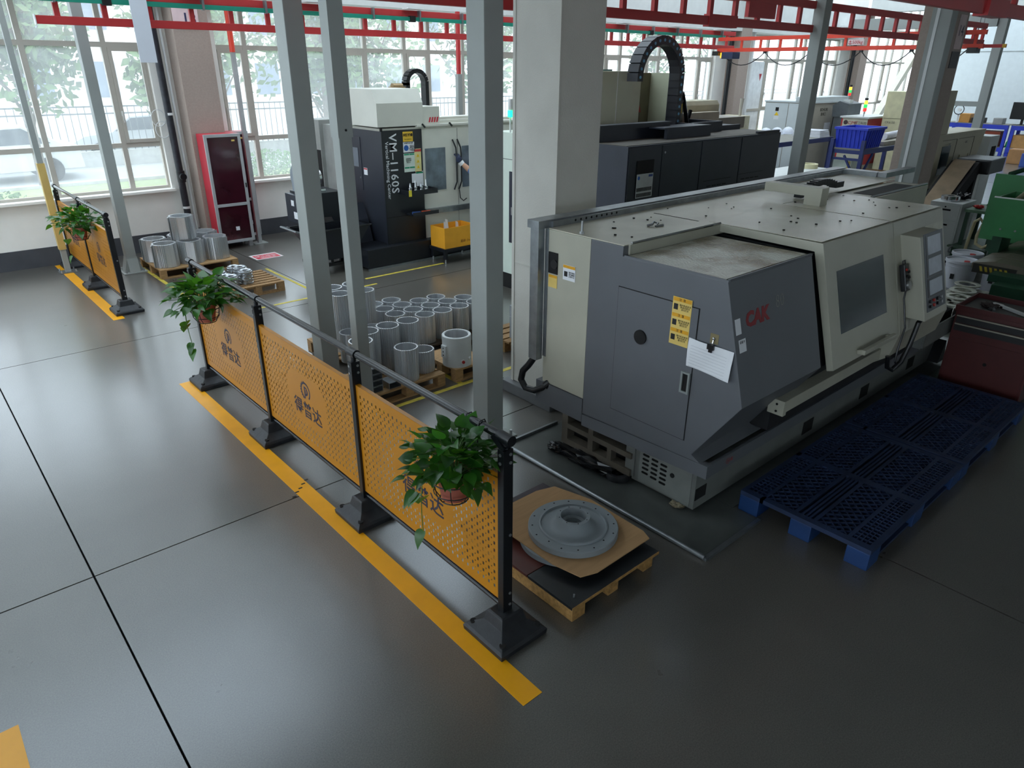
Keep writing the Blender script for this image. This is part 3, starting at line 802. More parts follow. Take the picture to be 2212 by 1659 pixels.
# ------------------------------------------------------------------ hanging plants
M_POT = pm('terracotta_plastic', (168,92,74), .6, var=.08)
M_WIRE = pm('black_wire', (28,26,28), .4)
def leaf_material(name, c1, c2):
    m = D.materials.new(name); m.use_nodes = True; nt = m.node_tree; bs = nt.nodes['Principled BSDF']; out = nt.nodes['Material Output']
    tc = nt.nodes.new('ShaderNodeTexCoord'); oi = nt.nodes.new('ShaderNodeObjectInfo')
    nz = nt.nodes.new('ShaderNodeTexNoise'); nz.inputs['Scale'].default_value = 30; nt.links.new(tc.outputs['Object'], nz.inputs['Vector'])
    mx = nt.nodes.new('ShaderNodeMix'); mx.data_type = 'RGBA'; mx.inputs[6].default_value = rgb(*c1); mx.inputs[7].default_value = rgb(*c2)
    nt.links.new(oi.outputs['Random'], mx.inputs[0]); nt.links.new(mx.outputs[2], bs.inputs['Base Color'])
    bs.inputs['Roughness'].default_value = .28
    tr = nt.nodes.new('ShaderNodeBsdfTranslucent'); tr.inputs['Color'].default_value = rgb(96,160,34)
    ms = nt.nodes.new('ShaderNodeMixShader'); ms.inputs[0].default_value = .25
    nt.links.new(bs.outputs[0], ms.inputs[1]); nt.links.new(tr.outputs[0], ms.inputs[2]); nt.links.new(ms.outputs[0], out.inputs['Surface'])
    MATS[name] = m; return m
M_LEAF = leaf_material('pothos_leaf', (22,62,26), (52,112,36))
def leaf_mesh(w, l, droop, fold):
    # heart-shaped blade, stalk end at origin, tip along +x
    prof = [(0,0),(-.06,.18),(0,.36),(.12,.47),(.30,.50),(.50,.42),(.70,.27),(.86,.12),(1.0,0)]
    def z(u, v): return -droop*u*u + fold*abs(v)
    vs = [(u*l, 0, z(u,0)*l) for u in (0,.12,.30,.50,.70,.86,1.0)]
    mid_u = [0,.12,.30,.50,.70,.86,1.0]
    fs = []
    for sgn in (1,-1):
        b = len(vs)
        ed = prof[1:-1]
        vs += [(u*l, sgn*v*w, z(u, v*w/l)*l) for u, v in ed]
        # ed idx0..6 : (-.06),(0),(.12),(.30),(.50),(.70),(.86)
        tris = [(0,b,b+1),(0,b+1,b+2),(0,b+2,1),(1,b+2,b+3),(1,b+3,2),(2,b+3,b+4),(2,b+4,3),(3,b+4,b+5),(3,b+5,4),(4,b+5,b+6),(4,b+6,5),(5,b+6,6)]
        fs += [t if sgn > 0 else t[::-1] for t in tris]
    me = D.meshes.new('leaf'); me.from_pydata(vs, [], fs); me.materials.append(M_LEAF)
    me.polygons.foreach_set('use_smooth', [True]*len(me.polygons))
    return me
LEAVES = [leaf_mesh(.075,.085,.25,.25), leaf_mesh(.07,.095,.45,.35), leaf_mesh(.09,.105,.12,.18)]
M_STEM = pm('green_stem', (74,112,48), .5)
def basket_plant(x, y, zpot, label, blabel, seed, n=95, spread=1.0, trail=1):
    """pot of pothos in a wire ring basket hooked over the handrail; x,y pot axis"""
    rnd = random.Random(seed)
    bt = thing('wire_basket', blabel, 'basket', (x,y,zpot), group='wire plant baskets on the barriers')
    m = MB()
    def circ(r, z, n=20): return [(x+r*math.cos(6.2832*i/n), y+r*math.sin(6.2832*i/n), z) for i in range(n)]
    m.tube(circ(.115, zpot+.10), .0035, 6, True); m.tube(circ(.10, zpot+.03), .003, 6, True); m.tube(circ(.07, zpot-.015), .0035, 6, True)
    m.build('ring_frame', M_WIRE, bt)
    m = MB()
    for k in range(8):
        a = k*math.pi/4; m.tube([(x+.115*math.cos(a),y+.115*math.sin(a),zpot+.10),(x+.10*math.cos(a),y+.10*math.sin(a),zpot+.03),(x+.07*math.cos(a),y+.07*math.sin(a),zpot-.015)], .0028, 5)
    m.tube([(x-.07,y,zpot-.0145),(x+.07,y,zpot-.0145)], .003, 5); m.tube([(x,y-.07,zpot-.0145),(x,y+.07,zpot-.0145)], .003, 5)
    m.build('uprights', M_WIRE, bt)
    xr = 1.84
    for s in (-1,1):
        hp = [(x+.10,y+s*.05,zpot+.10),(xr-.03,y+s*.05,zpot+.13),(xr-.028,y+s*.05,1.15),(xr-.015,y+s*.05,1.181),(xr+.015,y+s*.05,1.181),(xr+.028,y+s*.05,1.15)]
        MB().tube(hp, .0035, 6).build('hook', M_WIRE, bt)
    t = thing('potted_pothos', label, 'potted plant', (x,y,zpot), group='green pothos plants on the barriers')
    MB().lathe([(0,0),(.062,0),(.082,.12),(.088,.12),(.09,.145),(.08,.145),(.075,.125),(0,.125)], (x,y,zpot-.012), 28, closed=False).build('pot', M_POT, t, smooth=True)
    MB().cyl((x,y,zpot+.105),(x,y,zpot+.117),.076,n=20).build('soil', pm('potting_soil', (46,36,28), .9), t)
    stems = MB()
    top = Vector((x, y, zpot+.12))
    for i in range(n):
        a = rnd.uniform(0, 6.2832); el = rnd.uniform(-.12, 1.3)
        d = Vector((math.cos(a)*math.cos(el), math.sin(a)*math.cos(el), math.sin(el)))
        r = rnd.uniform(.06, .21)*spread
        p = top + Vector((d.x*r*1.15, d.y*r*1.15, d.z*r*.95+.02))
        if i % 3 == 0:
            mid = top + (p-top)*.5 + Vector((0,0,.035)); stems.tube([top+Vector((d.x*.03,d.y*.03,-.01)), mid, p], .0022, 5)
        dirx = Vector((d.x, d.y, d.z*.6 - rnd.uniform(-.25,.55))).normalized()
        up = Vector((rnd.gauss(0,.35), rnd.gauss(0,.35), 1)).normalized()
        yv = up.cross(dirx).normalized(); zv = dirx.cross(yv)
        M = Matrix((dirx, yv, zv)).transposed().to_4x4()
        o = shared('leaf', LEAVES[i % 3], None, t)
        s = rnd.uniform(.6, 1.0)*spread**.5
        M = M @ Matrix.Diagonal((s, s, s, 1)); M.translation = p - top + Vector((0,0,.12))
        o.matrix_local = M
    for k in range(trail):
        a = rnd.uniform(2.4, 3.8); L = rnd.uniform(.22,.36)
        pts = []; 
        for j in range(8):
            u = j/7; pts.append((x+math.cos(a)*(.09+.07*math.sin(u*2.2)), y+math.sin(a)*(.09+.10*u), zpot+.13+.05*math.sin(u*3.1)-L*u*u*1.1))
        stems.tube(pts, .0024, 5)
        for j in (3,5,7):
            q = Vector(pts[j]); o = shared('leaf', LEAVES[j % 3], None, t)
            dirx = Vector((math.cos(a+j), math.sin(a+j), -.9)).normalized(); yv = Vector((0,0,1)).cross(dirx).normalized(); zv = dirx.cross(yv)
            M = Matrix((dirx, yv, zv)).transposed().to_4x4(); M.translation = q - top + Vector((0,0,.12)); o.matrix_local = M
    stems.build('stems', M_STEM, t)
basket_plant(1.70, 2.34, .80, 'bushy green pothos in terracotta pot, nearest of the three', 'wire basket holding the nearest pothos pot', 4, 200, 1.08, 1)
basket_plant(1.70, 5.66, .83, 'green pothos in terracotta pot at the far end of the near barrier', 'wire basket holding the pothos at the near barrier far end', 9, 190, 1.18, 2)
basket_plant(1.69, 9.95, .76, 'green pothos in terracotta pot on the far barrier by the windows', 'wire basket holding the pothos on the far barrier', 15, 150, 1.3, 1)
# ------------------------------------------------------------------ the big grey lathe
M_LGREY = pm('lathe_blue_grey', (98,101,106), .45, var=.05, scale=3)
M_LCREAM = pm('lathe_cream', (180,178,162), .40, var=.07, scale=3)
M_LBASE = pm('lathe_base_grey', (112,115,112), .5, var=.10, scale=5)
M_LDARK = pm('lathe_gap_black', (24,25,28), .7, var=.2)
def oily_material():
    m = pm('oily_cream_plate', (190,184,164), .13, var=.0)
    nt = m.node_tree; bs = nt.nodes['Principled BSDF']; tc = nt.nodes['Texture Coordinate']
    rp = nt.nodes['Color Ramp']; e = rp.color_ramp.elements
    e[0].position = .40; e[0].color = rgb(120,98,54); e[1].position = .56; e[1].color = rgb(206,204,190)
    nt.nodes['Noise Texture'].inputs['Scale'].default_value = 2.2
    n2 = nt.nodes.new('ShaderNodeTexNoise'); n2.inputs['Scale'].default_value = 75; n2.inputs['Detail'].default_value = 2
    nt.links.new(tc.outputs['Object'], n2.inputs['Vector'])
    bp = nt.nodes.new('ShaderNodeBump'); bp.inputs['Strength'].default_value = .8; bp.inputs['Distance'].default_value = .006
    nt.links.new(n2.outputs['Fac'], bp.inputs['Height']); nt.links.new(bp.outputs['Normal'], bs.inputs['Normal'])
    return m
M_OILY = oily_material()
def dirty_top():
    m = pm('dusty_cream_top', (200,196,178), .27, var=.14, scale=1.6, bump=.12, bscale=200)
    return m
M_LTOP = dirty_top()
M_SMOKE = pm('smoked_window', (40,56,62), .12, var=.25, scale=6, spec=.7)
L = thing('cnc_lathe', 'big grey and cream CNC lathe marked CAK80 in the centre right', 'lathe', (3.5,2.1,0))
# slanted front: Y as a function of z for housing / door plane
def yf(z, off=0.0): return 1.985 - (1.697-z)*(1.985-1.757)/(1.697-.894) - off
nS = Vector((0, -(1.697-.894), (1.985-1.757))); nS.normalize()
uS = Vector((0, 1.985-1.757, 1.697-.894)).normalized()
FS = (Vector((1,0,0)), uS)     # basis on slanted front
# base casting
m = MB(); m.box(3.47,7.68,2.10,2.62,.035,.38); m.box(3.6,7.68,2.62,3.3,.035,.38)
base = m.build('base', M_LBASE, L)
lp = B(3.462,3.472,2.13,2.56,.05,.33).build('louvre_panel', pm('louvre_grey', (126,129,126), .45), base)
for c in range(3):
    for r in range(5):
        y = 2.505-c*.075; z = .275-r*.035-c*.006
        m = MB(); m.box(3.459,3.4625,y-.020,y+.020,z-.008,z+.008); m.cyl((3.459,y-.020,z),(3.4625,y-.020,z),.008,n=8); m.cyl((3.459,y+.020,z),(3.4625,y+.020,z),.008,n=8)
        m.build('slot', M_DARK, lp)
MB().cyl((3.457,2.28,.22),(3.463,2.28,.22),.017,n=14).build('port', M_DARK, lp)
B(3.458,3.475,2.60,2.68,.06,.36).build('pillar_plate', M_LBASE, base)
# open frame under rear end
m = MB(); m.box(3.44,3.52,3.24,3.30,.06,.40); m.box(3.44,3.52,2.98,3.03,.06,.40); m.box(3.44,3.52,2.62,3.30,.06,.11); m.box(3.44,3.52,2.62,3.30,.20,.24); m.box(3.44,3.50,2.80,2.84,.06,.22)
m.build('rear_frame', pm('oily_frame', (96,90,80), .55, var=.3), L)
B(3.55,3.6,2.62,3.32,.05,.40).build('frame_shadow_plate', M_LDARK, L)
for x in (3.62,5.4,7.4):
    for y in (2.25,3.15):
        MB().cyl((x,y,0.0),(x,y,.04),.06,n=14).build('levelling_foot', M_BLACK, L)
B(3.478,3.60,2.0975,2.1005,.10,.19).build('lifting_pocket', M_DARK, base)
for x in (4.9,5.9,6.9): B(x,x+.16,2.0975,2.1005,.09,.2).build('lifting_pocket', M_DARK, base)
MB().prism([(7.45,.04),(7.62,.04),(7.55,.26)],'y',2.0,2.1).build('base_bracket', M_BLACK, L)
# skirt / drip rim
m = MB(); m.prism([(1.963,.385),(3.02,.345),(3.02,.435),(1.963,.475)], 'x', 3.348, 3.40); m.build('skirt', M_LGREY, L)
B(3.4005,7.62,1.964,1.984,.386,.474).build('skirt_side', M_LGREY, L)
B(3.40,7.6,1.985,2.9,.39,.42).build('skirt_tray', M_LBASE, L)
text('sticker', '⊗ 红', .03, pm('faded_red', (150,60,56), .6), base, (3.60,1.9615,.43), FY)
# end housing (blue-grey)
hous = [(3.02,.44),(3.02,1.70),(2.75,1.70),(2.75,1.638),(1.998,1.638),(1.80,.934),(2.09,.507),(2.02,.472)]
h = MB().prism(hous, 'x', 3.352, 4.29).build('headstock_housing', M_LGREY, L, bevel=.005)
MB().prism([(2.9,.46),(2.9,1.62),(2.06,1.62),(1.87,.94),(2.12,.53)], 'x', 4.29, 4.40).build('door_gap', M_LDARK, L)  # black block standing in for the shade beside the door
B(3.365,4.285,2.03,2.725,1.638,1.643).build('oily_deck', M_OILY, L)
m = MB(); m.box(3.36,4.285,1.992,2.006,1.636,1.652); m.box(3.352,3.364,1.995,2.74,1.636,1.648); m.build('deck_rim', M_LGREY, L)
m = MB(); m.box(3.40,5.45,2.735,2.76,1.64,1.705); m.build('deck_back_rail', M_LCREAM, L)
MB().cyl((3.42,2.742,1.712),(4.39,2.742,1.712),.008,n=8).build('slide_rod', M_CHROME, L)
# access door: seams as recess lines, hinge plate, port, latch
ad = B(3.346,3.353,2.157,2.760,.585,1.442).build('access_door', M_LGREY, L, bevel=.001)
s = MB()
for (y0,y1,z0,z1) in ((2.152,2.765,1.442,1.447),(2.152,2.765,.580,.585),(2.760,2.765,.58,1.447),(2.152,2.157,.58,1.447)): s.box(3.3505,3.3526,y0,y1,z0,z1)
s.build('door_seam', M_DARK, ad)
MB().cyl((3.3462,2.555,1.16),(3.336,2.555,1.16),.047,n=28).build('viewing_port', M_DARK, ad)
lt = MB()
for a in ((2.158,2.222,.900,.913),(2.158,2.222,1.027,1.040),(2.158,2.171,.9,1.04),(2.209,2.222,.9,1.04)): lt.box(3.334,3.347,*a)
lt = lt.build('latch', pm('latch_grey', (140,146,144), .4), ad)
B(3.343,3.347,2.171,2.209,.913,1.027).build('latch_recess', M_DARK, lt)
B(3.342,3.345,2.178,2.200,.93,.99).build('latch_lever', M_DARK, lt)
M_LABELY = pm('yellow_warning_label', (226,196,110), .5, var=.06)
M_BAND = pm('amber_label_band', (226,164,26), .5)
lb = plate(MB(), (3.346,2.272,1.335), FX, .135, .295).build('warning_label', M_LABELY, ad)
for k, z in enumerate((1.468,1.372,1.278)):
    plate(MB(), (3.3445,2.272,z), FX, .127, .022, .0008).build('label_band', M_BAND, lb)
    text('label_text', '注  意', .018, M_INK, lb, (3.3435,2.272,z), FX)
    text('label_text', '操作机床前须\n熟读说明书\n请勿打开', .0135, M_INK, lb, (3.3443,2.250,z-.045), FX)
    plate(MB(), (3.3446,2.315,z-.045), FX, .030, .036, .0004).build('label_pictogram', M_INK, lb)
# hook plate, clip and paper
t2 = plate(MB(), (3.351,2.035,1.295), FX, .055, .06, .001).build('hook_base', pm('tape_brown', (128,116,82), .5), L)
MB().sphere((3.347,2.035,1.297), .01).build('hook_dome', M_CHROME, t2)
MB().tube([(3.345,2.035,1.297),(3.338,2.035,1.27),(3.338,2.036,1.245),(3.342,2.036,1.235)], .004, 6).build('hook', M_CHROME, t2)
pp = thing('job_sheet', 'creased white job sheet clipped to the lathe end', 'paper', (3.34,2.04,1.14))
pm_ = MB(); rnd = random.Random(2); nx, nz = 9, 7; vs = []
for j in range(nz):
    for i in range(nx):
        u, v = i/(nx-1), j/(nz-1)
        y = 2.195 - u*.30; z = 1.262 - v*.18 - .008*u
        vs.append((3.338 - .006*math.sin(u*5+v*3) - .012*v*(u-.2) + rnd.uniform(-.0015,.0015), y, z))
fs = [(j*nx+i, j*nx+i+1, (j+1)*nx+i+1, (j+1)*nx+i) for j in range(nz-1) for i in range(nx-1)]
vs2 = [(x+.0008,y,z) for x,y,z in vs]; n = len(vs)
pm_.add(vs+vs2, fs+[tuple(k+n for k in f[::-1]) for f in fs])
pm_.build('sheet', M_PAPER, pp, smooth=True)
m = MB()
for k in range(8): m.bar((3.3285-.0010*k,2.17,1.222-.018*k),(3.3265-.0018*k,1.925,1.214-.018*k),.0004,.0012,up=(1,0,0))
m.build('ruled_lines', pm('pale_ink', (150,152,164), .6), pp)
m = MB(); m.box(3.324,3.342,2.018,2.062,1.232,1.262); m.box(3.326,3.334,2.028,2.052,1.215,1.235); m.build('binder_clip', M_BLACK, pp)
# cream rear end
m = MB(); m.box(3.352,7.70,3.021,3.44,.556,1.70); m.build('electrical_cabinet', M_LCREAM, L, bevel=.004)
m = MB(); m.box(3.346,7.6,3.022,3.50,.372,.552); m.build('cabinet_kick_panel', M_LGREY, L)
B(3.36,5.5,2.752,3.42,1.70,1.706).build('roof_plate', M_LTOP, L); B(5.5,7.72,2.885,3.42,1.70,1.706).build('roof_plate', M_LTOP, L)
B(4.35,4.36,2.9,3.3,1.706,1.7075).build('roof_seam', M_DARK, L)
sw = B(3.347,3.353,3.315,3.405,1.40,1.55).build('switch_recess', M_DARK, L)
MB().cyl((3.348,3.345,1.47),(3.34,3.345,1.47),.032,n=20).build('switch_knob', M_BLACK, sw)
lb = plate(MB(), (3.351,3.36,1.345), FX, .085, .09).build('warning_label', M_LABELY, L); plate(MB(), (3.3495,3.36,1.38), FX, .08, .018,.0006).build('label_band', M_BAND, lb)
lb = plate(MB(), (3.351,3.205,1.435), FX, .115, .105).build('notice_label', M_PAPER, L); plate(MB(), (3.3495,3.205,1.476), FX, .112, .02,.0006).build('label_band', M_BAND, lb)
text('label_text', '操作规程\n请勿触摸\n注意安全', .014, M_INK, lb, (3.349,3.18,1.425), FX)
plate(MB(), (3.3495,3.235,1.425), FX, .032, .036, .0006).build('label_pictogram', M_INK, lb)
# sliding door hood
door = [(2.85,1.705),(1.983,1.700),(1.757,.894),(1.80,.880),(2.03,1.640),(2.85,1.655)]
dr = MB().prism(door, 'x', 4.386, 5.435).build('sliding_door', M_LCREAM, L, bevel=.004)
B(4.40,5.43,2.0,2.84,1.7045,1.7075).build('door_top', M_LTOP, dr)
def on_slant(x, z, off=0.0):
    return Vector((x, yf(z), z)) + nS*off
def slant_plate(x0, x1, z0, z1, t, off=0.0):
    c = (on_slant(x0, z0, off) + on_slant(x1, z1, off))/2
    hgt = (on_slant(x0, z1) - on_slant(x0, z0)).length
    mb = MB(); plate(mb, c, FS, x1-x0, hgt, t); return mb
slant_plate(4.532,5.242,1.102,1.506,.003,.001).build('door_window', M_SMOKE, dr)
m = MB(); a0 = on_slant(4.72,.935,.0); a1 = on_slant(5.24,.935,.0)
m.bar(a0+nS*.05, a1+nS*.05, .03, .035); m.bar(a0+nS*.0+Vector((.03,0,0)), a0+nS*.06+Vector((.03,0,0)), .03, .03); m.bar(a1-Vector((.03,0,0)), a1+nS*.06-Vector((.03,0,0)), .03, .03)
m.build('door_handle', M_LCREAM, dr, bevel=.006)
# black filler in place of the dark interior behind door and gap
MB().prism([(2.85,1.64),(2.05,1.62),(1.84,.9),(2.12,.52),(2.85,.45)], 'x', 4.40, 5.43).build('interior_filler', M_LDARK, L)
# fixed cab right
cab = [(2.885,1.704),(1.985,1.697),(1.757,.894),(1.80,.70),(2.06,.50),(2.885,.45)]
cb_ = MB().prism(cab, 'x', 5.45, 6.40).build('control_cab', M_LCREAM, L, bevel=.004)
B(5.46,6.39,2.0,2.87,1.7035,1.7065).build('cab_top', M_LTOP, cb_)
slant_plate(6.02,6.37,1.0,1.6,.002,.0).build('cab_side_plate', pm('worn_cream', (196,194,176), .45, var=.12, scale=8), cb_)
k = on_slant(6.21,1.42,.002); m = MB(); m.cyl(k, k+nS*.03, .05, n=24); m.build('rotary_switch', M_BLACK, cb_)
text('panel_text', '电源 开\n关', .03, M_INK, cb_, on_slant(6.30,1.5,.003), FS)
# control box
def boxp(off):  return [(yf(1.60,off),1.60),(yf(1.0,off),1.0)]
p = boxp(.14); q = boxp(-.02)
cx = MB().prism([p[0],p[1],q[1],q[0]], 'x', 5.56, 5.995).build('control_box', M_LCREAM, L, bevel=.006)
o_ = nS.dot(Vector((0,-.14,0)))
slant_plate(5.61,5.97,1.02,1.575,.004,o_).build('control_fascia', pm('fascia_grey', (74,78,84), .4), cx)
M_SCR = pm('dull_screen', (176,182,192), .3, var=.12, scale=12)
for (z0,z1) in ((1.42,1.555),(1.275,1.40),(1.13,1.245)):
    f = slant_plate(5.64,5.93,z0-.01,z1+.01,.004,o_+.002).build('display_bezel', M_BLACK, cx); slant_plate(5.67,5.915,z0+.004,z1-.004,.002,o_+.006).build('display', M_SCR, f)
rnd = random.Random(8)
for i in range(4):
    for j in range(2):
        k = on_slant(5.66+.07*i, 1.09-.035*j, o_+.004); m = MB(); m.cyl(k, k+nS*.014, .012, n=10)
        m.build('control_knob', [M_BLACK, pm('red_knob',(170,50,44),.4), M_BLACK, M_BOLT][i], cx)
# handheld pendant with cord, hanging by the control box
pd = thing('control_pendant', 'small black control pendant with red button hung by the lathe window', 'pendant', (5.49,1.85,1.28))
k0 = on_slant(5.495,1.30,.02)
mm = MB(); plate(mm, k0, FS, .075, .20, .04); pb = mm.build('pendant_body', M_BLACK, pd, bevel=.008)
m = MB(); kk = k0+uS*.125+nS*.02; m.tube([kk+Vector((-.02,0,0))-uS*.03, kk+Vector((-.02,0,0)), kk+Vector((.02,0,0)), kk+Vector((.02,0,0))-uS*.03], .005, 6); m.build('hanger', M_BLACK, pd)
k = k0-uS*.055+nS*.04; MB().cyl(k, k+nS*.014, .03, n=20).build('hand_wheel', M_BOLT, pd, smooth=True)
for dx, dz, mt in ((-.018,.06,MATS['red_knob']),(.015,.04,M_DARK),(-.015,.012,M_DARK),(.015,.0,M_DARK)):
    k = k0+Vector((dx,0,0))+uS*dz+nS*.04; MB().cyl(k, k+nS*.01, .010, n=12).build('button', mt, pd)
c0 = k0-uS*.10+nS*.02
MB().tube([c0, c0+Vector((.005,0,-.06)), Vector((5.47,1.74,.95)), Vector((5.40,1.73,.80)), Vector((5.40,1.73,.70)), Vector((5.46,1.74,.66))], .007, 7).build('cord', M_BLACK, pd, smooth=True)
# black corrugated conduit under box
MB().tube([(5.80,1.74,.985),(5.64,1.70,.985),(5.60,1.70,.97),(5.57,1.71,.80),(5.53,1.73,.66),(5.47,1.76,.60),(5.42,1.78,.63),(5.41,1.79,.72)], .018, 10).build('control_conduit', M_BLACK, L, smooth=True)
# guide track below door + chip tray
m = MB(); m.box(4.02,6.5,1.86,1.95,.665,.75); m.build('door_track', M_LCREAM, L, bevel=.004)
B(3.98,4.02,1.85,1.96,.655,.76).build('track_end_plate', M_LCREAM, L)
for z in (.68,.73): MB().cyl((3.976,1.90,z),(3.98,1.90,z),.008,n=8).build('track_bolt', M_DARK, L)
m = MB(); m.box(4.02,7.3,1.955,2.12,.50,.66); m.build('trough_wall', M_LDARK, L)
m = MB(); m.box(6.42,7.32,1.865,1.88,.50,.66); m.box(7.30,7.32,1.88,1.95,.50,.66); m.box(6.42,7.32,1.88,1.95,.49,.505); m.box(6.42,6.44,1.88,1.95,.505,.66)
m.build('chip_tray', M_LBASE, L)
# tail end beyond the cab: rear bed box with slot
m = MB(); m.box(6.40,7.66,2.55,2.885,1.50,1.69); m.build('tail_rail_box', M_LCREAM, L)
B(6.6,7.5,2.62,2.80,1.688,1.693).build('tail_slot', M_LDARK, L); MB().cyl((6.42,2.56,1.705),(7.64,2.56,1.705),.012,n=8).build('slide_rod', M_CHROME, L)
B(6.4,7.64,2.3,2.9,.45,1.0).build('tail_bed', M_LDARK, L)
for z in (1.55,1.62): MB().cyl((7.66,2.6,z),(7.668,2.6,z),.015,n=10).build('grommet', M_DARK, L)
# arm bracket and energy chain on roof
m = MB(); m.box(5.60,5.72,2.62,3.12,1.775,1.845); m.box(5.60,5.72,2.62,2.76,1.705,1.78); m.build('roof_bracket', M_LCREAM, L, bevel=.004)
ch = MB()
for i in range(16):
    u = i/15; x = 5.86+.72*u; z = 1.712+.075*math.sin(min(1,u*1.15)*math.pi*.9); ch.box(x-.026,x+.022,2.90,2.97,z,z+.05)
ch.build('energy_chain', M_BLACK, L)
# small bolts and chips scattered on the roof
m = MB(); rnd = random.Random(21)
for i in range(46):
    x, y = rnd.uniform(3.5,6.3), rnd.uniform(2.15,3.35)
    if y < 2.76 and x < 5.5: x += 2.0 if x < 4.4 else 0
    if x > 6.35: continue
    z = 1.7075; r = rnd.uniform(.005,.010); m.cyl((x,y,z),(x,y,z+r*.7),r,n=6)
o = m.build('roof_screws', M_DARK, L); o['kind'] = 'stuff'
t = thing('bolt', 'upright bolt standing on the rear lathe roof corner', 'bolt', (3.40,3.15,1.706))
MB().cyl((3.40,3.15,1.706),(3.40,3.15,1.79),.008,n=10).build('shank', M_BOLT, t); MB().cyl((3.40,3.15,1.706),(3.40,3.15,1.722),.016,n=6).build('nut', M_BOLT, t)
t = MB().tube([(3.92,3.02,1.712),(3.95,3.0,1.72),(3.99,3.02,1.728),(4.0,2.99,1.722),(3.95,2.97,1.712),(4.02,2.96,1.712)], .009, 7).build('metal_hook', M_GALV, loc=(3.95,3.0,1.706)); tag(t, 'bent metal hook lying on the lathe roof', 'hook')
# model lettering on slanted grey face
def yh(z): return 1.998-(1.638-z)*(1.998-1.80)/(1.638-.934)
uH = Vector((0, 1.998-1.80, 1.638-.934)).normalized(); FH = (Vector((1,0,0)), uH); nH = Vector((1,0,0)).cross(uH)
text('lettering', 'CAK', .115, pm('dull_red_print', (140,40,44), .5), h, Vector((3.60,yh(1.40),1.40))+nH*.001, FH, offset=.006, shear=.15, sx=1.05)
text('lettering', '80', .115, pm('outline_print', (150,150,138), .5), h, Vector((3.86,yh(1.44),1.44))+nH*.001, FH, sx=.9, shear=.1, offset=-.004)
plate(MB(), Vector((3.40,yh(1.385),1.385))+nH*.0005, FH, .055, .09, .0008).build('sticker', M_PAPER, h)
sk = plate(MB(), Vector((3.425,yh(1.275),1.275))+nH*.0005, FH, .07, .075, .0008).build('sticker', M_PAPER, h)
text('sticker_text', '设备卡', .018, M_INK, sk, Vector((3.425,yh(1.295),1.295))+nH*.0018, FH)

# ------------------------------------------------------------------ galvanised cable trunking around the lathe
t = thing('cable_trunking', 'galvanised cable trunking running up and along the lathe back edge', 'trunking', (3.3,3.5,.74))
B(3.287,3.348,3.447,3.528,.735,1.6995).build('vertical_run', M_GALV, t, bevel=.002)
B(3.35,3.40,3.41,3.445,.76,1.70).build('edge_lip', M_GALV, t)
B(3.285,7.82,3.445,3.56,1.70,1.755).build('long_run', M_GALV, t, bevel=.002)
B(3.40,7.8,3.42,3.445,1.70,1.745).build('long_lip', M_GALV, t)
B(7.70,7.82,3.0705,3.4195,1.705,1.753).build('cross_run', M_GALV, t); B(7.72,8.45,2.98,3.07,1.705,1.755).build('end_run', M_GALV, t)
for i in range(9): MB().cyl((3.62+.055*i,3.4195,1.728),(3.62+.055*i,3.421,1.728),.009,n=8).build('knockout', M_DARK, t)
MB().tube([(3.33,3.50,.745),(3.31,3.55,.66),(3.30,3.60,.60),(3.30,3.62,.52),(3.31,3.58,.46),(3.33,3.50,.46),(3.36,3.42,.51),(3.37,3.39,.54)], .026, 12).build('corrugated_hose', M_BLACK, t, smooth=True)
MB().cyl((3.352,3.405,.525),(3.375,3.38,.555),.033,n=14).build('hose_nut', M_BLACK, t)
# ------------------------------------------------------------------ steel drip tray
M_TRAY = pm('oily_tray_steel', (98,102,100), .30, var=.25, scale=3, metal=.3, bump=.05)
t = thing('drip_tray', 'shallow steel drip tray under the grey lathe', 'tray', (3.4,2.6,0))
B(3.12,3.735,1.765,3.61,.001,.008).build('tray_floor', M_TRAY, t); B(3.7355,8.0,1.96,3.61,.001,.008).build('tray_floor', M_TRAY, t)
m = MB(); m.cyl((3.125,1.765,.018),(3.125,3.61,.018),.016,n=10); m.build('rim', M_GALV, t, smooth=True)
B(3.12,3.735,1.75,1.775,.0,.022).build('rim', M_GALV, t); B(3.12,3.7,3.60,3.62,0,.03).build('rim', M_GALV, t)
# crumpled black plastic and a rag under lathe
M_BAG = pm('black_bin_bag', (18,19,22), .22, var=.2)
def crumple(name, label, cat, c, sx, sy, sz, mat, seed, n=90):
    rnd = random.Random(seed); bm = bmesh.new(); bmesh.ops.create_icosphere(bm, subdivisions=3, radius=1)
    for v in bm.verts:
        k = 1+rnd.uniform(-.28,.22); v.co = Vector((v.co.x*sx*k, v.co.y*sy*k, max(0.002, (v.co.z*.5+.5)*sz*k)))
    me = D.meshes.new(name); bm.to_mesh(me); bm.free(); me.materials.append(mat)
    o = D.objects.new(name, me); COL.objects.link(o); o.location = c; ORG[o.name] = c; tag(o, label, cat); return o
crumple('plastic_bag', 'crumpled black plastic bag under the left end of the lathe', 'bag', (3.42,3.02,.008), .10,.30,.07, M_BAG, 4)
crumple('plastic_bag', 'smaller black plastic scrap near the rear lathe foot', 'bag', (3.38,3.28,.008), .06,.09,.05, M_BAG, 6)
crumple('rag', 'pale crumpled rag under the louvred lathe base', 'rag', (3.47,2.22,.008), .05,.05,.03, pm('dirty_rag', (150,140,116), .9), 7)
m = MB().lathe([(.06,0),(.085,0),(.09,.03),(.085,.05),(.06,.05)], (3.44,2.72,.008), 24); o = m.build('rubber_ring', M_RUBBER, loc=(3.44,2.72,.008), smooth=True); tag(o, 'black rubber ring under the lathe base', 'ring')
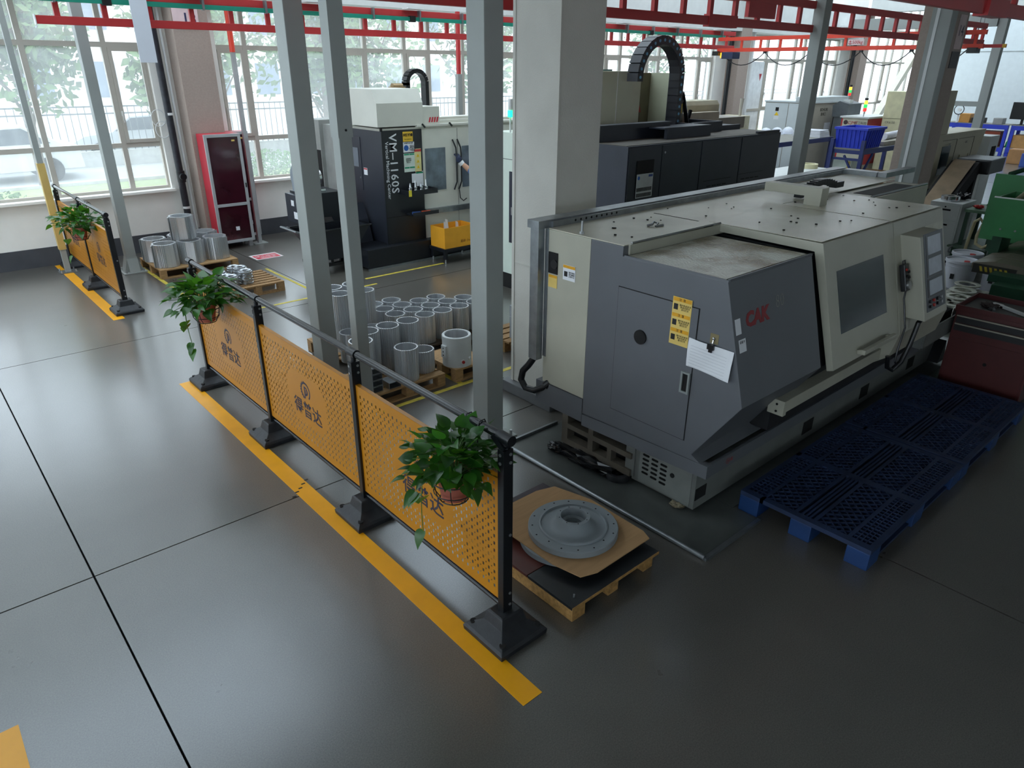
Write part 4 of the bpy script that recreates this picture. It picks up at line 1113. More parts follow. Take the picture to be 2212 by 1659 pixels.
# ------------------------------------------------------------------ wooden pallets
def wood_pallet(label, x0, x1, y0, y1, h=.13, along='x', nb=6, gap=.35, mat=None, group='wooden pallets', sheet=False, blocks_x=3):
    mat = mat or M_WOOD
    t = thing('wooden_pallet', label, 'pallet', ((x0+x1)/2,(y0+y1)/2,0), group=group)
    tk = .018
    if sheet:
        B(x0,x1,y0,y1,h-tk,h).build('deck_sheet', mat, t, bevel=.002)
    else:
        L = (y1-y0) if along == 'x' else (x1-x0)
        w = L/(nb+(nb-1)*gap)
        for i in range(nb):
            a = i*w*(1+gap)
            if along == 'x': B(x0,x1,y0+a,y0+a+w,h-tk,h).build('board', mat, t, bevel=.002)
            else: B(x0+a,x0+a+w,y0,y1,h-tk,h).build('board', mat, t, bevel=.002)
    bw = .085
    for i in range(blocks_x):
        x = x0 + (x1-x0-bw)*i/(blocks_x-1)
        for j in range(3):
            y = y0 + (y1-y0-bw)*j/2
            B(x,x+bw,y,y+bw,.018,h-tk).build('block', mat, t, bevel=.003)
    for j in range(3):
        y = y0 + (y1-y0-bw)*j/2
        B(x0,x1,y,y+bw,0,.018).build('bottom_board', mat, t)
    return t
wood_pallet('wooden pallet carrying the seven big finned housings, far left', 2.575,3.66,10.24,11.2, .13, sheet=True)
wood_pallet('slatted wooden pallet with stacks of small metal end caps', 2.96,3.66,8.68,9.42, .13, 'x', 7, .5, mat=M_WOOD2)
wood_pallet('dark wooden pallet under the grid of fifteen finned tubes', 3.46,4.60,5.50,6.42, .125, 'x', 6, .3, mat=pm('dark_old_wood', (74,60,46), .8, var=.25, stretch=(2,14,14)))
wood_pallet('pale wooden pallet with finned tubes nearest the slim post', 2.68,3.46,4.84,5.42, .125, 'x', 5, .3)
wood_pallet('small plywood pallet under the white motor housing', 3.57,3.98,4.82,5.36, .13, sheet=True, blocks_x=2)
wood_pallet('wooden pallet hidden behind the posts under tall finned tubes', 2.90,3.45,5.55,6.50, .125, 'x', 6, .3, mat=M_WOOD2)
wood_pallet('wooden pallet at left under three short finned tubes', 2.24,2.57,5.55,6.26, .10, 'y', 3, .3, blocks_x=2)
wood_pallet('wooden pallet behind the white column with grey boxes', 4.42,5.1,4.80,5.5, .13, 'x', 6, .3, mat=M_WOOD2)

# ------------------------------------------------------------------ finned aluminium tubes
def finned_mesh(name, r, h, wall, fins, depth, flats=8):
    n = fins*4; out = []
    for i in range(n):
        a = 2*math.pi*i/n; q = i % 4
        rr = r if q in (0,1) else r-depth
        out.append((rr*math.cos(a), rr*math.sin(a)))
    ri = r-depth-wall; vs = []
    for z in (0, h): vs += [(x,y,z) for x,y in out]
    for z in (0, h): vs += [(ri*math.cos(2*math.pi*i/n), ri*math.sin(2*math.pi*i/n), z) for i in range(n)]
    fs = []
    for i in range(n):
        j = (i+1) % n
        fs += [(i,j,n+j,n+i), (2*n+j,2*n+i,3*n+i,3*n+j), (n+i,n+j,3*n+j,3*n+i), (j,i,2*n+i,2*n+j)]
    me = D.meshes.new(name); me.from_pydata(vs, [], fs); me.materials.append(M_ALUM)
    return me
T29 = finned_mesh('finned_tube', .104, .29, .006, 30, .008)
T21 = finned_mesh('finned_tube', .108, .21, .006, 32, .008)
T155 = finned_mesh('finned_tube', .109, .155, .006, 32, .008)
T18 = finned_mesh('finned_tube', .104, .20, .006, 30, .008)
def tube_at(me, x, y, z, label, group, rz=None):
    o = D.objects.new('finned_tube', me); COL.objects.link(o); o.location = (x,y,z); o.rotation_euler = (0,0,rz if rz is not None else random.uniform(0,6))
    tag(o, label, 'finned tube', group); return o
rows = ['first','second','third','fourth']; cols = ['first','second','third','fourth','fifth']
for j, y in enumerate((5.65,5.86,6.07,6.28)):
    for i, x in enumerate((3.59,3.81,4.03,4.25,4.47)):
        if (i,j) in ((0,0),(2,3),(3,3),(4,3),(4,2)): continue
        if j == 3 and i > 1: continue
        tube_at(T29, x, y, .125, 'finned aluminium tube in the big grid, %s row from front, %s column from left' % (rows[j], cols[i]), 'finned tubes in the big grid')
for k, (x, y) in enumerate(((3.37,5.29),(3.15,5.29),(2.93,5.28),(2.76,5.10))):
    nm = ('rightmost','second from right','third from right','leftmost')[k]
    for q in range(2): tube_at(T21, x, y, .125+.21*q, 'finned tube, %s, %s stack on the pale pallet' % ('top' if q else 'bottom', nm), 'stacked finned tubes on the pale pallet')
for k, (x, y) in enumerate(((3.06,5.98),(3.30,5.94),(3.10,6.22),(3.32,6.20))):
    nm = ('front left','front right','back left','back right')[k]
    for q in range(2): tube_at(T29, x, y, .125+.29*q, 'tall finned tube behind the post pair, %s of stack at %s' % ('upper' if q else 'lower', nm), 'tall stacks behind the posts')
for k, (x, y) in enumerate(((2.97,5.68),(3.20,5.66))):
    tube_at(T29, x, y, .125, ('single finned tube tucked behind the slim post, left one','single finned tube tucked behind the slim post, right one')[k], 'single tubes behind the slim post')
for k, (x, y) in enumerate(((2.42,5.91),(2.46,5.69),(2.41,6.13))):
    tube_at(T18, x, y, .10, ('short finned tube left of the thick post, middle one','short finned tube left of the thick post, nearest one','short finned tube left of the thick post, farthest one')[k], 'short tubes left of the thick post')
tube_at(T155, 3.13, 4.97, .125, 'short finned tube, bottom of the front pair on the pale pallet', 'front finned tubes'); tube_at(T155, 3.13, 4.965, .28, 'short finned tube, top of the front pair on the pale pallet', 'front finned tubes')
tube_at(T21, 3.355, 5.04, .125, 'single finned tube beside the white motor housing', 'front finned tubes')

# big finned housings with bolt flanges
HM = finned_mesh('finned_shell', .163, .32, .012, 44, .016)
FLGM = B(.149,.161,.0,.105,.01,.31).mesh('flange'); FLGM.materials.append(M_ALUM)
STRM = B(.153,.1665,-.011,.011,.0,.32).mesh('pad_strip'); STRM.materials.append(M_ALUM)
def housing(x, y, z, rz, label):
    t = thing('motor_housing', label, 'motor housing', (x,y,z), group='big finned motor housings on the left pallet'); t.rotation_euler = (0,0,rz)
    shared('finned_shell', HM, None, t)
    for a in (.5, 1.9, 3.6, 5.0): shared('flange', FLGM, None, t, rot=(0,0,a))
    for a in (.15,1.1,2.4,2.9,4.3,5.7): shared('pad_strip', STRM, None, t, rot=(0,0,a))
for (x, y, rz, lb) in ((2.73,10.88,.2,'finned motor housing at the back left of the left pallet'),(2.745,10.46,.9,'finned motor housing at the front left of the left pallet'),(3.09,10.46,.5,'finned motor housing at front centre, under the raised one'),
                   (3.46,10.50,1.3,'finned motor housing at the front right of the left pallet'),(3.47,10.96,2.0,'finned motor housing at the back right of the left pallet'),(3.10,10.92,2.8,'finned motor housing half hidden at the back of the left pallet')):
    housing(x, y, .13, rz, lb)
housing(3.08, 10.62, .45, 2.2, 'finned motor housing standing on top of the others')

# small end caps in stacks
M_ECAP = pm('cast_aluminium', (178,182,186), .28, metal=.9, var=.12, scale=20)
EC = MB().lathe([(.035,.0),(.082,0),(.088,.008),(.088,.018),(.078,.022),(.078,.034),(.070,.036),(.062,.026),(.050,.022),(.035,.030)], (0,0,0), 24)
for k in range(6):
    a = k*1.047; EC.box(.084*math.cos(a)-.012,.084*math.cos(a)+.012,.084*math.sin(a)-.012,.084*math.sin(a)+.012,0,.012)
ECM = EC.mesh('end_cap', smooth=True); ECM.materials.append(M_ECAP)
pos = [('back right',3.25,9.31,4),('middle right',3.255,9.10,5),('front right',3.24,8.89,5),('back left',3.045,9.27,3),('middle left',3.045,9.065,3),('front left',3.04,8.86,4)]
for nm, x, y, n in pos:
    for k in range(n):
        o = shared('end_cap', ECM, None, None, (x,y,.13+.036*k), (0,0,k*.4)); tag(o, 'ring-shaped metal end cap in the %s stack, level %s from bottom' % (nm, ['one','two','three','four','five'][k]), 'end cap', 'metal end caps on the slatted pallet')

# white motor housing
t = thing('electric_motor', 'white painted motor casing with bolted side lug on a plywood pallet', 'motor', (3.69,4.96,.13))
M_MW = pm('motor_white', (206,210,210), .4, var=.04)
MB().lathe([(.118,0),(.138,0),(.138,.29),(.132,.296),(.118,.296)], (3.69,4.96,.13), 48).build('shell', M_MW, t, smooth=True)
MB().lathe([(.112,.002),(.1175,.002),(.1175,.29),(.112,.29)], (3.69,4.96,.13), 40).build('bore_sleeve', M_ALUM, t, smooth=True)
lg = MB(); lg.box(3.535,3.575,4.93,5.0,.22,.34); lg.build('side_lug', M_MW, t, bevel=.004)
for z in (.245,.28,.315): MB().cyl((3.5335,4.965,z),(3.536,4.965,z),.007,n=8).build('lug_hole', M_DARK, t)
MB().cyl((3.655,4.815,.19),(3.662,4.835,.19),.022,n=16).build('cable_gland', M_WHITEP, t); MB().cyl((3.651,4.806,.19),(3.655,4.816,.19),.015,n=16).build('red_plug', pm('red_plug', (180,40,40), .5), t)
MB().cyl((3.742,4.817,.205),(3.735,4.84,.205),.018,n=14).build('cable_gland', M_WHITEP, t)

# hollow aluminium boxes at front of pale pallet
def hollow_box(x0,x1,y0,y1,z0,z1,label,name='aluminium_box'):
    t = thing(name, label, 'metal box', ((x0+x1)/2,(y0+y1)/2,z0), group='small hollow aluminium boxes')
    w = .005; m = MB(); m.box(x0,x1,y0,y1,z0,z0+w); m.box(x0,x1,y0,y1,z1-w,z1); m.box(x0,x0+w,y0,y1,z0,z1); m.box(x1-w,x1,y0,y1,z0,z1); m.box(x0,x1,y1-w,y1,z0,z1)
    m.build('shell', M_ECAP, t)
for k, nm in enumerate(('bottom','second','third','top')):
    hollow_box(2.72,2.82,4.88,4.98,.125+.058*k,.125+.058*k+.055,'hollow aluminium box, %s of the stack of four by the slim post' % nm)
hollow_box(2.87,2.99,4.86,5.0,.125,.185,'single hollow aluminium box beside the stack of four')
# grey drilled boxes behind column
M_GBOX = pm('grey_coated_metal', (150,156,162), .45, var=.08)
for k in range(3):
    for q in range(2):
        t = thing('terminal_box', 'grey drilled metal box behind the white column, %s column, %s' % (('left','right')[q], ('bottom','middle','top')[k]), 'metal box', (4.62+.15*q,5.0,.13+.12*k), group='grey drilled boxes behind the white column')
        x0 = 4.52+.16*q
        B(x0,x0+.15,4.95,5.15,.13+.12*k,.245+.12*k).build('shell', M_GBOX, t, bevel=.004)
        for dy in (.0,.05,.10):
            MB().cyl((x0-.0005,5.0+dy,.165+.12*k),(x0-.002,5.0+dy,.165+.12*k),.014,n=12).build('hole', M_DARK, t)

# ------------------------------------------------------------------ flange discs on the near pallet
t = thing('wooden_pallet', 'low pallet topped with black and red boards under the flange disc', 'pallet', (2.5,2.2,0))
M_CHIP = pm('particle_board', (164,124,70), .8, var=.3, scale=40)
B(2.15,2.25,1.93,2.88,.0,.098).build('bearer', M_CHIP, t, bevel=.003)
for y in (1.94,2.35,2.75):
    for x in (2.45,2.76): B(x,x+.085,y,y+.09,0,.098).build('block', M_CHIP, t, bevel=.003)
B(2.13,2.86,1.915,2.262,.098,.116).build('black_board', pm('black_film_plywood', (30,33,36), .35, var=.3, scale=6), t, bevel=.002)
B(2.13,2.86,2.268,2.60,.098,.116).build('red_board', pm('red_film_plywood', (96,46,38), .45, var=.45, scale=3), t, bevel=.002)
B(2.13,2.86,2.605,2.90,.098,.116).build('dark_board', pm('dark_film_plywood', (62,52,58), .5, var=.3), t)
B(2.13,2.86,1.912,1.915,.098,.116).build('board_edge', M_CHIP, t)
MB().cyl((2.20,1.97,.116),(2.20,1.97,.135),.005,n=8).build('screw', M_BOLT, t)
M_PRIMER = pm('grey_primer', (136,143,147), .55, var=.05)
t = thing('flange_disc', 'lower grey flange disc mostly hidden under the cardboard', 'flange', (2.52,2.36,.116), group='grey primed flange discs')
MB().lathe([(.06,0),(.262,0),(.27,.006),(.27,.038),(.262,.044),(.06,.044)], (2.52,2.36,.116), 64).build('rim', M_PRIMER, t, smooth=True)
# cardboard: octagon-ish bent sheet
poly = [(2.30,2.02),(2.40,1.985),(2.86,1.99),(2.89,2.06),(2.90,2.50),(2.83,2.76),(2.70,2.80),(2.40,2.80),(2.26,2.70),(2.26,2.20)]
m = MB(); m.prism(poly, 'z', .161, .167)
o = m.build('cardboard_sheet', M_CARD, loc=(2.56,2.38,.161)); tag(o, 'flat brown cardboard sheet between the two flange discs', 'cardboard')
t = thing('flange_disc', 'grey primed flange disc with raised hub lying on cardboard', 'flange', (2.57,2.34,.167), group='grey primed flange discs')
c = (2.57,2.34,.167)
MB().lathe([(.034,0),(.264,0),(.27,.005),(.27,.040),(.265,.045),(.207,.045),(.205,.054),(.196,.056),(.192,.044),(.142,.042),(.122,.056),(.104,.078),(.101,.108),(.099,.111),(.077,.111),(.074,.06),(.056,.052),(.055,.03),(.034,.03)], c, 72).build('casting', M_PRIMER, t, smooth=True)
m = MB()
for k in range(16):
    a = 6.2832*k/16+.1; r = .245 if k % 4 else .225; m.cyl((c[0]+r*math.cos(a),c[1]+r*math.sin(a),c[2]+.045),(c[0]+r*math.cos(a),c[1]+r*math.sin(a),c[2]+.0456),.0055,n=8)
for k in range(8):
    a = 6.2832*k/8+.3; m.cyl((c[0]+.088*math.cos(a),c[1]+.088*math.sin(a),c[2]+.111),(c[0]+.088*math.cos(a),c[1]+.088*math.sin(a),c[2]+.1116),.004,n=8)
m.build('bolt_holes', M_DARK, t)

# ------------------------------------------------------------------ blue plastic pallets
M_BPAL = pm('worn_blue_plastic', (32,48,80), .55, var=.3, scale=9)
def blue_pallet(x0, label):
    X1, y0, y1, h = x0+1.49, 1.075, 1.935, .15
    t = thing('plastic_pallet', label, 'pallet', ((x0+X1)/2,(y0+y1)/2,0), group='blue plastic pallets beside the lathe')
    m = MB(); zt0, zt1 = h-.03, h
    W = X1-x0; H = y1-y0
    # side frames and cross ribs
    bands_x = [0,.055,.42*W,.58*W,W-.055,W]
    for (a,b) in ((0,.05),(.5*W-.03,.5*W+.03),(W-.05,W)): m.box(x0+a,x0+b,y0,y1,zt0,zt1)
    for (a,b) in ((0,.03),(.14,.165),(.5*H-.075,.5*H-.05),(.5*H+.05,.5*H+.075),(H-.165,H-.14),(H-.03,H)): m.box(x0,X1,y0+a,y0+b,zt0,zt1)
    fr = m.build('deck_frame', M_BPAL, t)
    # lattice fields
    la = MB()
    def lattice(xa, xb, ya, yb, pitch=.062, w=.008):
        n = int((xb-xa+(yb-ya))/pitch)
        for k in range(n+1):
            for sgn in (1,-1):
                c0 = k*pitch
                # line x - xa + sgn... clip
                pts = []
                if sgn == 1:
                    p = [(max(xa, xa+c0-(yb-ya)), None), (min(xb, xa+c0), None)]
                    q = [(u, ya+(xa+c0-u)) for u, _ in p]
                else:
                    p = [(max(xa, xa+c0-(yb-ya)), None), (min(xb, xa+c0), None)]
                    q = [(u, yb-(xa+c0-u)) for u, _ in p]
                (ua,va),(ub,vb) = q
                if abs(ua-ub) < .01: continue
                la.bar((ua,va,zt1-.010-.0006*sgn),(ub,vb,zt1-.010-.0006*sgn), w, .018)
    xs_ = [(.05,.5*W-.03),(.5*W+.03,W-.05)]
    for a, b in xs_:
        for c_, d_ in ((.165,.5*H-.075),(.5*H+.075,H-.165)): lattice(x0+a, x0+b, y0+c_, y0+d_)
        for c_ in (.5*H-.035,.5*H-.01,.5*H+.015): la.box(x0+a,x0+b,y0+c_,y0+c_+.014,zt0+.005,zt1)
        for c_, d_ in ((.03,.14),(H-.14,H-.03)):
            u = a
            while u < b: la.box(x0+u,x0+u+.006,y0+c_,y0+d_,zt0,zt1-.001); u += .038
            for q in range(1,4): la.box(x0+a,x0+b,y0+c_+q*.0275-.003,y0+c_+q*.0275+.003,zt0,zt1-.001)
    o = la.build('deck_lattice', M_BPAL, t); o['kind'] = 'stuff'
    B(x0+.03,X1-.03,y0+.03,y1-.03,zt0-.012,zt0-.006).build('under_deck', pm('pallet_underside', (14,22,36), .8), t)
    for i in range(3):
        for j in range(3):
            x = x0+(W-.16)*i/2; y = y0+(H-.14)*j/2; B(x,x+.16,y,y+.14,0,zt0).build('leg_block', pm('blue_leg_plastic', (24,58,108), .5, var=.15), t, bevel=.008)
    for j in range(3):
        y = y0+(H-.14)*j/2; B(x0+.004,X1-.004,y+.02,y+.12,.0,.02).build('runner', M_BPAL, t)
blue_pallet(3.76, 'blue plastic pallet lying nearest beside the lathe')
blue_pallet(5.27, 'second blue plastic pallet, nearer the red tool cabinet')
# ------------------------------------------------------------------ small vertical machining centre
M_MBLK = pm('mill_dark_navy', (44,48,58), .40, var=.08, scale=4)
M_MBLK2 = pm('mill_black', (26,29,36), .38, var=.12, scale=4)
M_MWHT = pm('mill_white', (216,216,206), .38, var=.04, scale=3)
V = thing('milling_machine', 'white and navy machining centre lettered VM-1160S by the windows', 'machine', (6.3,9.4,0))
m = MB(); m.box(5.0,9.2,8.80,9.30,.03,.30); m.box(5.45,9.2,9.30,11.3,.03,.30); vb = m.build('base', M_MBLK2, V, bevel=.01)
B(4.99,9.2,8.775,8.80,.0,.03).build('base_strip', M_GALV, V)
B(5.45,6.12,8.95,9.95,.30,1.89).build('left_enclosure', M_MBLK, V, bevel=.006)
fp = B(5.44,6.122,8.935,8.952,.30,1.895).build('front_panel', M_MBLK2, V, bevel=.003)
B(5.44,6.122,8.932,8.936,.685,.692).build('panel_seam', M_DARK, V)
B(5.43,5.46,8.93,8.96,1.885,1.93).build('corner_post', M_DARK, V)
sd = B(5.442,5.452,9.55,9.94,1.02,1.775).build('side_door', M_MBLK, V, bevel=.002)
B(5.438,5.443,9.62,9.90,1.35,1.62).build('door_plate', pm('grey_plate', (112,118,128), .4), sd)
MB().cyl((5.436,9.59,1.20),(5.443,9.59,1.20),.012,n=10).build('door_lock', M_BOLT, sd)
lb = plate(MB(), (5.449,9.45,1.30), FX, .10,.10).build('side_label', M_PAPER, V); plate(MB(), (5.447,9.45,1.335), FX, .095,.02,.0005).build('label_band', pm('label_red',(196,60,60),.5), lb)
m = MB(); m.box(5.46,6.12,9.95,10.9,.30,1.89); m.box(5.40,5.8,10.7,11.2,.3,1.95); m.build('rear_column', pm('mill_grey', (150,152,148), .45), V)
B(5.395,5.40,10.72,11.0,.75,1.5).build('rear_panel', M_DARK, V)
# white doors
wd = B(6.122,7.1,8.95,9.95,.30,1.885).build('door_left', M_MWHT, V, bevel=.006); wd2 = B(6.775,6.78,8.947,8.951,.35,1.88).build('door_gap', M_DARK, V)
B(7.1,8.9,8.95,9.95,.30,1.885).build('door_right', M_MWHT, V, bevel=.006)
B(6.175,6.545,8.944,8.951,1.0,1.615).build('door_window', pm('mill_window', (108,120,130), .12, var=.4, scale=5), wd)
B(6.86,7.25,8.944,8.951,1.0,1.615).build('door_window', MATS['mill_window'], V)
for x in (6.70,6.79):
    MB().tube([(x-.03,8.93,1.72),(x+.01,8.90,1.60),(x+.015,8.895,1.5),(x+.015,8.895,1.1),(x-.02,8.92,.98)], .012, 8).build('door_handle', M_BLACK, V, smooth=True)
B(6.13,9.0,8.90,8.95,.66,.74).build('gutter_rail', M_GALV, V)
B(6.13,6.9,8.948,8.95,.30,.66).build('lower_skirt', M_MWHT, V)
MB().tube([(6.76,8.90,.98),(6.77,8.89,.85),(6.83,8.89,.80),(6.90,8.90,.83)], .008, 6).build('hose', M_BLACK, V)
# roof hat
m = MB(); m.prism([(8.95,1.94),(9.85,1.94),(9.85,2.32),(9.75,2.43),(9.05,2.43),(8.95,2.25)], 'x', 5.40, 6.17); hat = m.build('head_cover', M_MWHT, V, bevel=.004)
m = MB(); m.box(6.17,6.47,8.96,9.85,1.94,2.19); h2 = m.build('head_cover_step', M_MWHT, V, bevel=.004)
em = MB()
for q in range(4): em.prism([(6.27+.045*q,1.975),(6.295+.045*q,1.975),(6.315+.045*q,2.045),(6.29+.045*q,2.045)], 'y', 8.957, 8.96)
em.build('emblem', pm('emblem_red', (200,40,60), .4), h2)
B(5.45,8.9,8.95,10.0,1.886,1.92).build('roof_plate', pm('mill_roof', (190,190,178), .45), V)
m = MB(); m.box(6.05,8.0,8.93,8.99,1.92,1.95); m.box(6.5,8.0,9.1,9.14,1.95,1.99); m.box(6.55,7.6,9.25,9.5,1.92,2.02); m.build('roof_rails', M_MWHT, V)
for x in (6.13,6.62): m = MB(); m.bar((x,8.925,1.96),(x+.05,8.925,1.91),.02,.02); m.build('rail_stop', M_BLACK, V)
# energy chain loop on the head
def energy_chain(parent, x0, x1, y, zb0, zb1, ztop, width, mat, link=.05, thick=.07, dots=None, yb=None):
    """inverted U of links in an XZ plane"""
    R = (x1-x0)/2; cx_ = (x0+x1)/2; zc = ztop-R
    path = []
    z = zb0
    while z < zc: path.append((x0, z, math.pi/2)); z += link
    n = int(math.pi*R/link)
    for i in range(n+1):
        a = math.pi*(1-i/n); path.append((cx_+R*math.cos(a), zc+R*math.sin(a), a-math.pi/2))
    z = zc-link
    while z > zb1: path.append((x1, z, -math.pi/2)); z -= link
    for (x, z, ang) in path:
        M = Matrix.Translation((x, y, z)) @ Matrix.Rotation(-ang, 4, 'Y')
        mm = MB(); mm.obox(M, link*1.06, width, thick); o = mm.build('chain_link', mat, parent)
        if dots is not None:
            mm = MB(); mm.cyl((x, y-width/2, z), (x, y-width/2-.004, z), thick*.17, n=12); mm.build('link_pin', dots, o)
energy_chain(V, 6.43, 6.78, 9.75, 2.19, 1.95, 2.66, .13, M_BLACK, .055, .06)
mt = MB(); mt.cyl((6.15,9.7,2.44),(6.32,9.7,2.44),.05,n=14); mt.box(6.12,6.35,9.64,9.76,2.40,2.44); mt.build('head_motor', pm('motor_brass', (156,132,96), .4, metal=.4), V)
# lettering
M_WTXT = pm('white_lettering', (226,228,232), .4)
DY = (Vector((0,0,-1)), Vector((1,0,0)))   # text running downwards on a -Y face
text('lettering', 'VM–1160S', .175, M_WTXT, fp, (5.615,8.933,1.44), DY, offset=.002, sp=1.1)
text('lettering', 'Vertical Machining Center', .075, M_WTXT, fp, (5.515,8.933,1.35), DY, offset=.0005)
# stickers
st = plate(MB(), (5.878,8.934,1.80), FY, .17, .135).build('sticker', pm('sticker_yellow', (240,196,60), .5), fp)
text('sticker_text', '关键设备', .042, M_INK, st, (5.878,8.931,1.82), FY, offset=.0015); text('sticker_text', 'Key equipment', .02, M_INK, st, (5.878,8.931,1.765), FY)
st = plate(MB(), (5.885,8.934,1.655), FY, .19, .14).build('safety_poster', M_PAPER, fp); disc(MB(), (5.84,8.932,1.645), FY, .04).build('mandatory_disc', pm('sign_blue', (30,90,170), .5), st)
text('poster_text', '必须遵守操作规程', .02, M_INK, st, (5.885,8.931,1.71), FY); text('poster_text', '安全生产\n戴防护镜\n禁止戴手套\n严禁超载', .022, M_INK, st, (5.945,8.931,1.64), FY)
st = plate(MB(), (5.885,8.934,1.44), FY, .19, .26).build('work_poster', pm('poster_pale', (214,226,216), .5), fp)
for x, z in ((5.84,1.555),(5.93,1.555),(5.84,1.37),(5.93,1.37)): plate(MB(), (x,8.932,z), FY, .085, .022, .0005).build('poster_band', pm('poster_green', (40,150,110), .5), st)
text('poster_text', '设备操作\n点检内容\n责任人', .024, M_INK, st, (5.87,8.931,1.47), FY)
st = plate(MB(), (6.035,8.934,1.46), FY, .115, .33).build('warning_strip', pm('strip_yellow', (226,214,150), .5), fp); plate(MB(), (6.035,8.932,1.60), FY, .115,.035,.0005).build('poster_band', MATS['label_red'], st)
for z in (1.53,1.45,1.37):
    mm = MB(); mm.prism([(6.01,z-.02),(6.06,z-.02),(6.035,z+.025)], 'y', 8.931, 8.933); mm.build('warning_triangle', pm('tri_yellow', (240,200,30), .5), st); text('poster_text', '!', .03, M_INK, st, (6.035,8.930,z-.004), FY)
st = plate(MB(), (6.05,8.934,1.20), FY, .125, .21).build('check_sheet', M_PAPER, fp); plate(MB(), (6.05,8.932,1.285), FY, .12,.02,.0005).build('poster_band', MATS['poster_green'], st)
plate(MB(), (5.95,8.934,1.215), FY, .075, .13).build('small_card', M_PAPER, fp)
# tool tray on front panel with holders
m = MB(); m.box(5.70,6.22,8.72,8.935,1.005,1.03); m.prism([(8.72,1.03),(8.735,1.03),(8.735,1.075),(8.72,1.075)],'x',5.70,6.22); m.box(5.70,5.715,8.72,8.935,1.03,1.075); m.box(6.205,6.22,8.72,8.935,1.03,1.075); m.build('tool_tray', M_MBLK2, V)
m = MB(); m.box(5.78,6.24,8.74,8.935,.70,.72); m.box(5.78,6.24,8.74,8.75,.72,.75); m.build('lower_tray', M_MBLK2, V)
plate(MB(), (5.73,8.719,1.04), FY, .05, .09).build('yellow_card', pm('card_yellow', (232,214,60), .5), V)
for k, x in enumerate((5.80,5.89,5.99,6.08)):
    t = thing('tool_holder', 'steel tool holder on the machine tray, %s from left' % ('first','second','third','fourth')[k], 'tool holder', (x,8.82,1.03), group='tool holders on the machine tray')
    MB().lathe([(0,0),(.028,0),(.03,.02),(.022,.05),(.03,.055),(.03,.075),(.016,.08),(.012,.12),(.006,.14+.03*(k%2)),(0,.14+.03*(k%2))], (x,8.82,1.03), 16, closed=False).build('holder', M_CHROME, t, smooth=True)
t = MB().cyl((5.98,8.82,.735),(6.12,8.80,.735),.016,n=10).build('screwdriver', pm('orange_handle', (210,84,50), .5), loc=(6.05,8.8,.72)); tag(t, 'orange handled tool on the lower machine tray', 'tool')
t = MB().cyl((5.82,8.83,.735),(5.94,8.80,.735),.018,n=10).build('cloth_roll', pm('blue_cloth', (50,80,140), .8), loc=(5.9,8.8,.72)); tag(t, 'small blue cloth roll on the lower machine tray', 'cloth')
# chip conveyor with motor
C = thing('chip_conveyor', 'dark chip conveyor with motor left of the small milling machine', 'conveyor', (4.9,9.9,0))
m = MB(); m.prism([(5.44,.10),(5.44,.55),(5.32,.62),(5.05,1.05),(4.50,1.05),(4.50,.72),(4.85,.70),(5.15,.10)], 'y', 9.50, 10.05); m.build('housing', M_MBLK2, C, bevel=.005)
B(4.42,4.52,9.5,10.05,.62,1.02).build('discharge_box', M_MBLK, C, bevel=.004)
m = MB(); m.box(4.55,4.85,9.6,10.0,1.05,1.09); m.cyl((4.60,9.78,1.24),(4.85,9.78,1.24),.11,n=20); m.build('motor', M_CHROME, C, smooth=True)
m = MB(); m.cyl((4.50,9.80,1.26),(4.60,9.80,1.26),.17,n=24); m.box(4.5,4.6,9.66,9.94,1.05,1.26); m.build('chain_guard', pm('guard_grey', (150,160,170), .35, metal=.3), C, smooth=True)
plate(MB(), (4.418,9.82,.90), FX, .09,.08).build('label', M_PAPER, C); plate(MB(), (4.418,9.75,.73), FX, .12,.10).build('label', M_PAPER, C)
m = MB(); m.prism([(9.52,.30),(9.52,.85),(9.40,.62),(9.30,.30)], 'x', 5.18, 5.4); m.build('side_fin', M_MBLK, C)
# chip cart on castors
K = thing('chip_cart', 'black tipping chip cart on castors below the conveyor', 'cart', (4.8,9.2,0))
prof = [(4.30,.62),(5.30,.62),(4.98,.22),(4.62,.22)]
m = MB(); t_ = .02
for y in (8.98,9.48): m.prism(prof, 'y', y, y+t_)
m.bar((4.31,9.24,.62),(4.63,9.24,.22),.52,.015,up=(0,1,0)) if False else m.add([(4.30,8.98,.62),(4.30,9.5,.62),(4.62,9.5,.22),(4.62,8.98,.22)],[(0,1,2,3)])
m.add([(5.30,8.98,.62),(5.30,9.5,.62),(4.98,9.5,.22),(4.98,8.98,.22)],[(0,1,2,3)]); m.box(4.62,4.98,8.98,9.5,.21,.225)
m.build('hopper', M_MBLK2, K)
m = MB(); m.tube([(4.28,8.97,.63),(5.32,8.97,.63),(5.32,9.51,.63),(4.28,9.51,.63)], .014, 6, True); m.build('rim', M_BLACK, K)
m = MB(); m.box(4.45,5.1,8.98,9.05,.12,.16); m.box(4.45,5.1,9.43,9.50,.12,.16); m.box(4.45,4.52,8.98,9.5,.12,.16); m.box(5.03,5.1,8.98,9.5,.12,.16)
for x in (4.66,4.9):
    for y in (9.01,9.46): m.box(x,x+.03,y-.015,y+.015,.16,.22)
m.build('chassis', M_BLACK, K)
for x in (4.5,5.06):
    for y in (9.01,9.46):
        w_ = MB(); w_.cyl((x,y-.02,.055),(x,y+.02,.055),.055,n=18); wo = w_.build('castor_wheel', pm('grey_castor', (120,118,112), .5), K, smooth=True)
        m = MB(); m.box(x-.03,x+.03,y-.028,y-.022,.05,.12); m.box(x-.03,x+.03,y+.022,y+.028,.05,.12); m.build('fork', M_BLACK, wo)
m = MB(); m.tube([(4.30,9.0,.62),(4.18,9.0,.66),(4.18,9.48,.66),(4.30,9.48,.62)], .014, 7); m.build('push_handle', M_GALV, K)
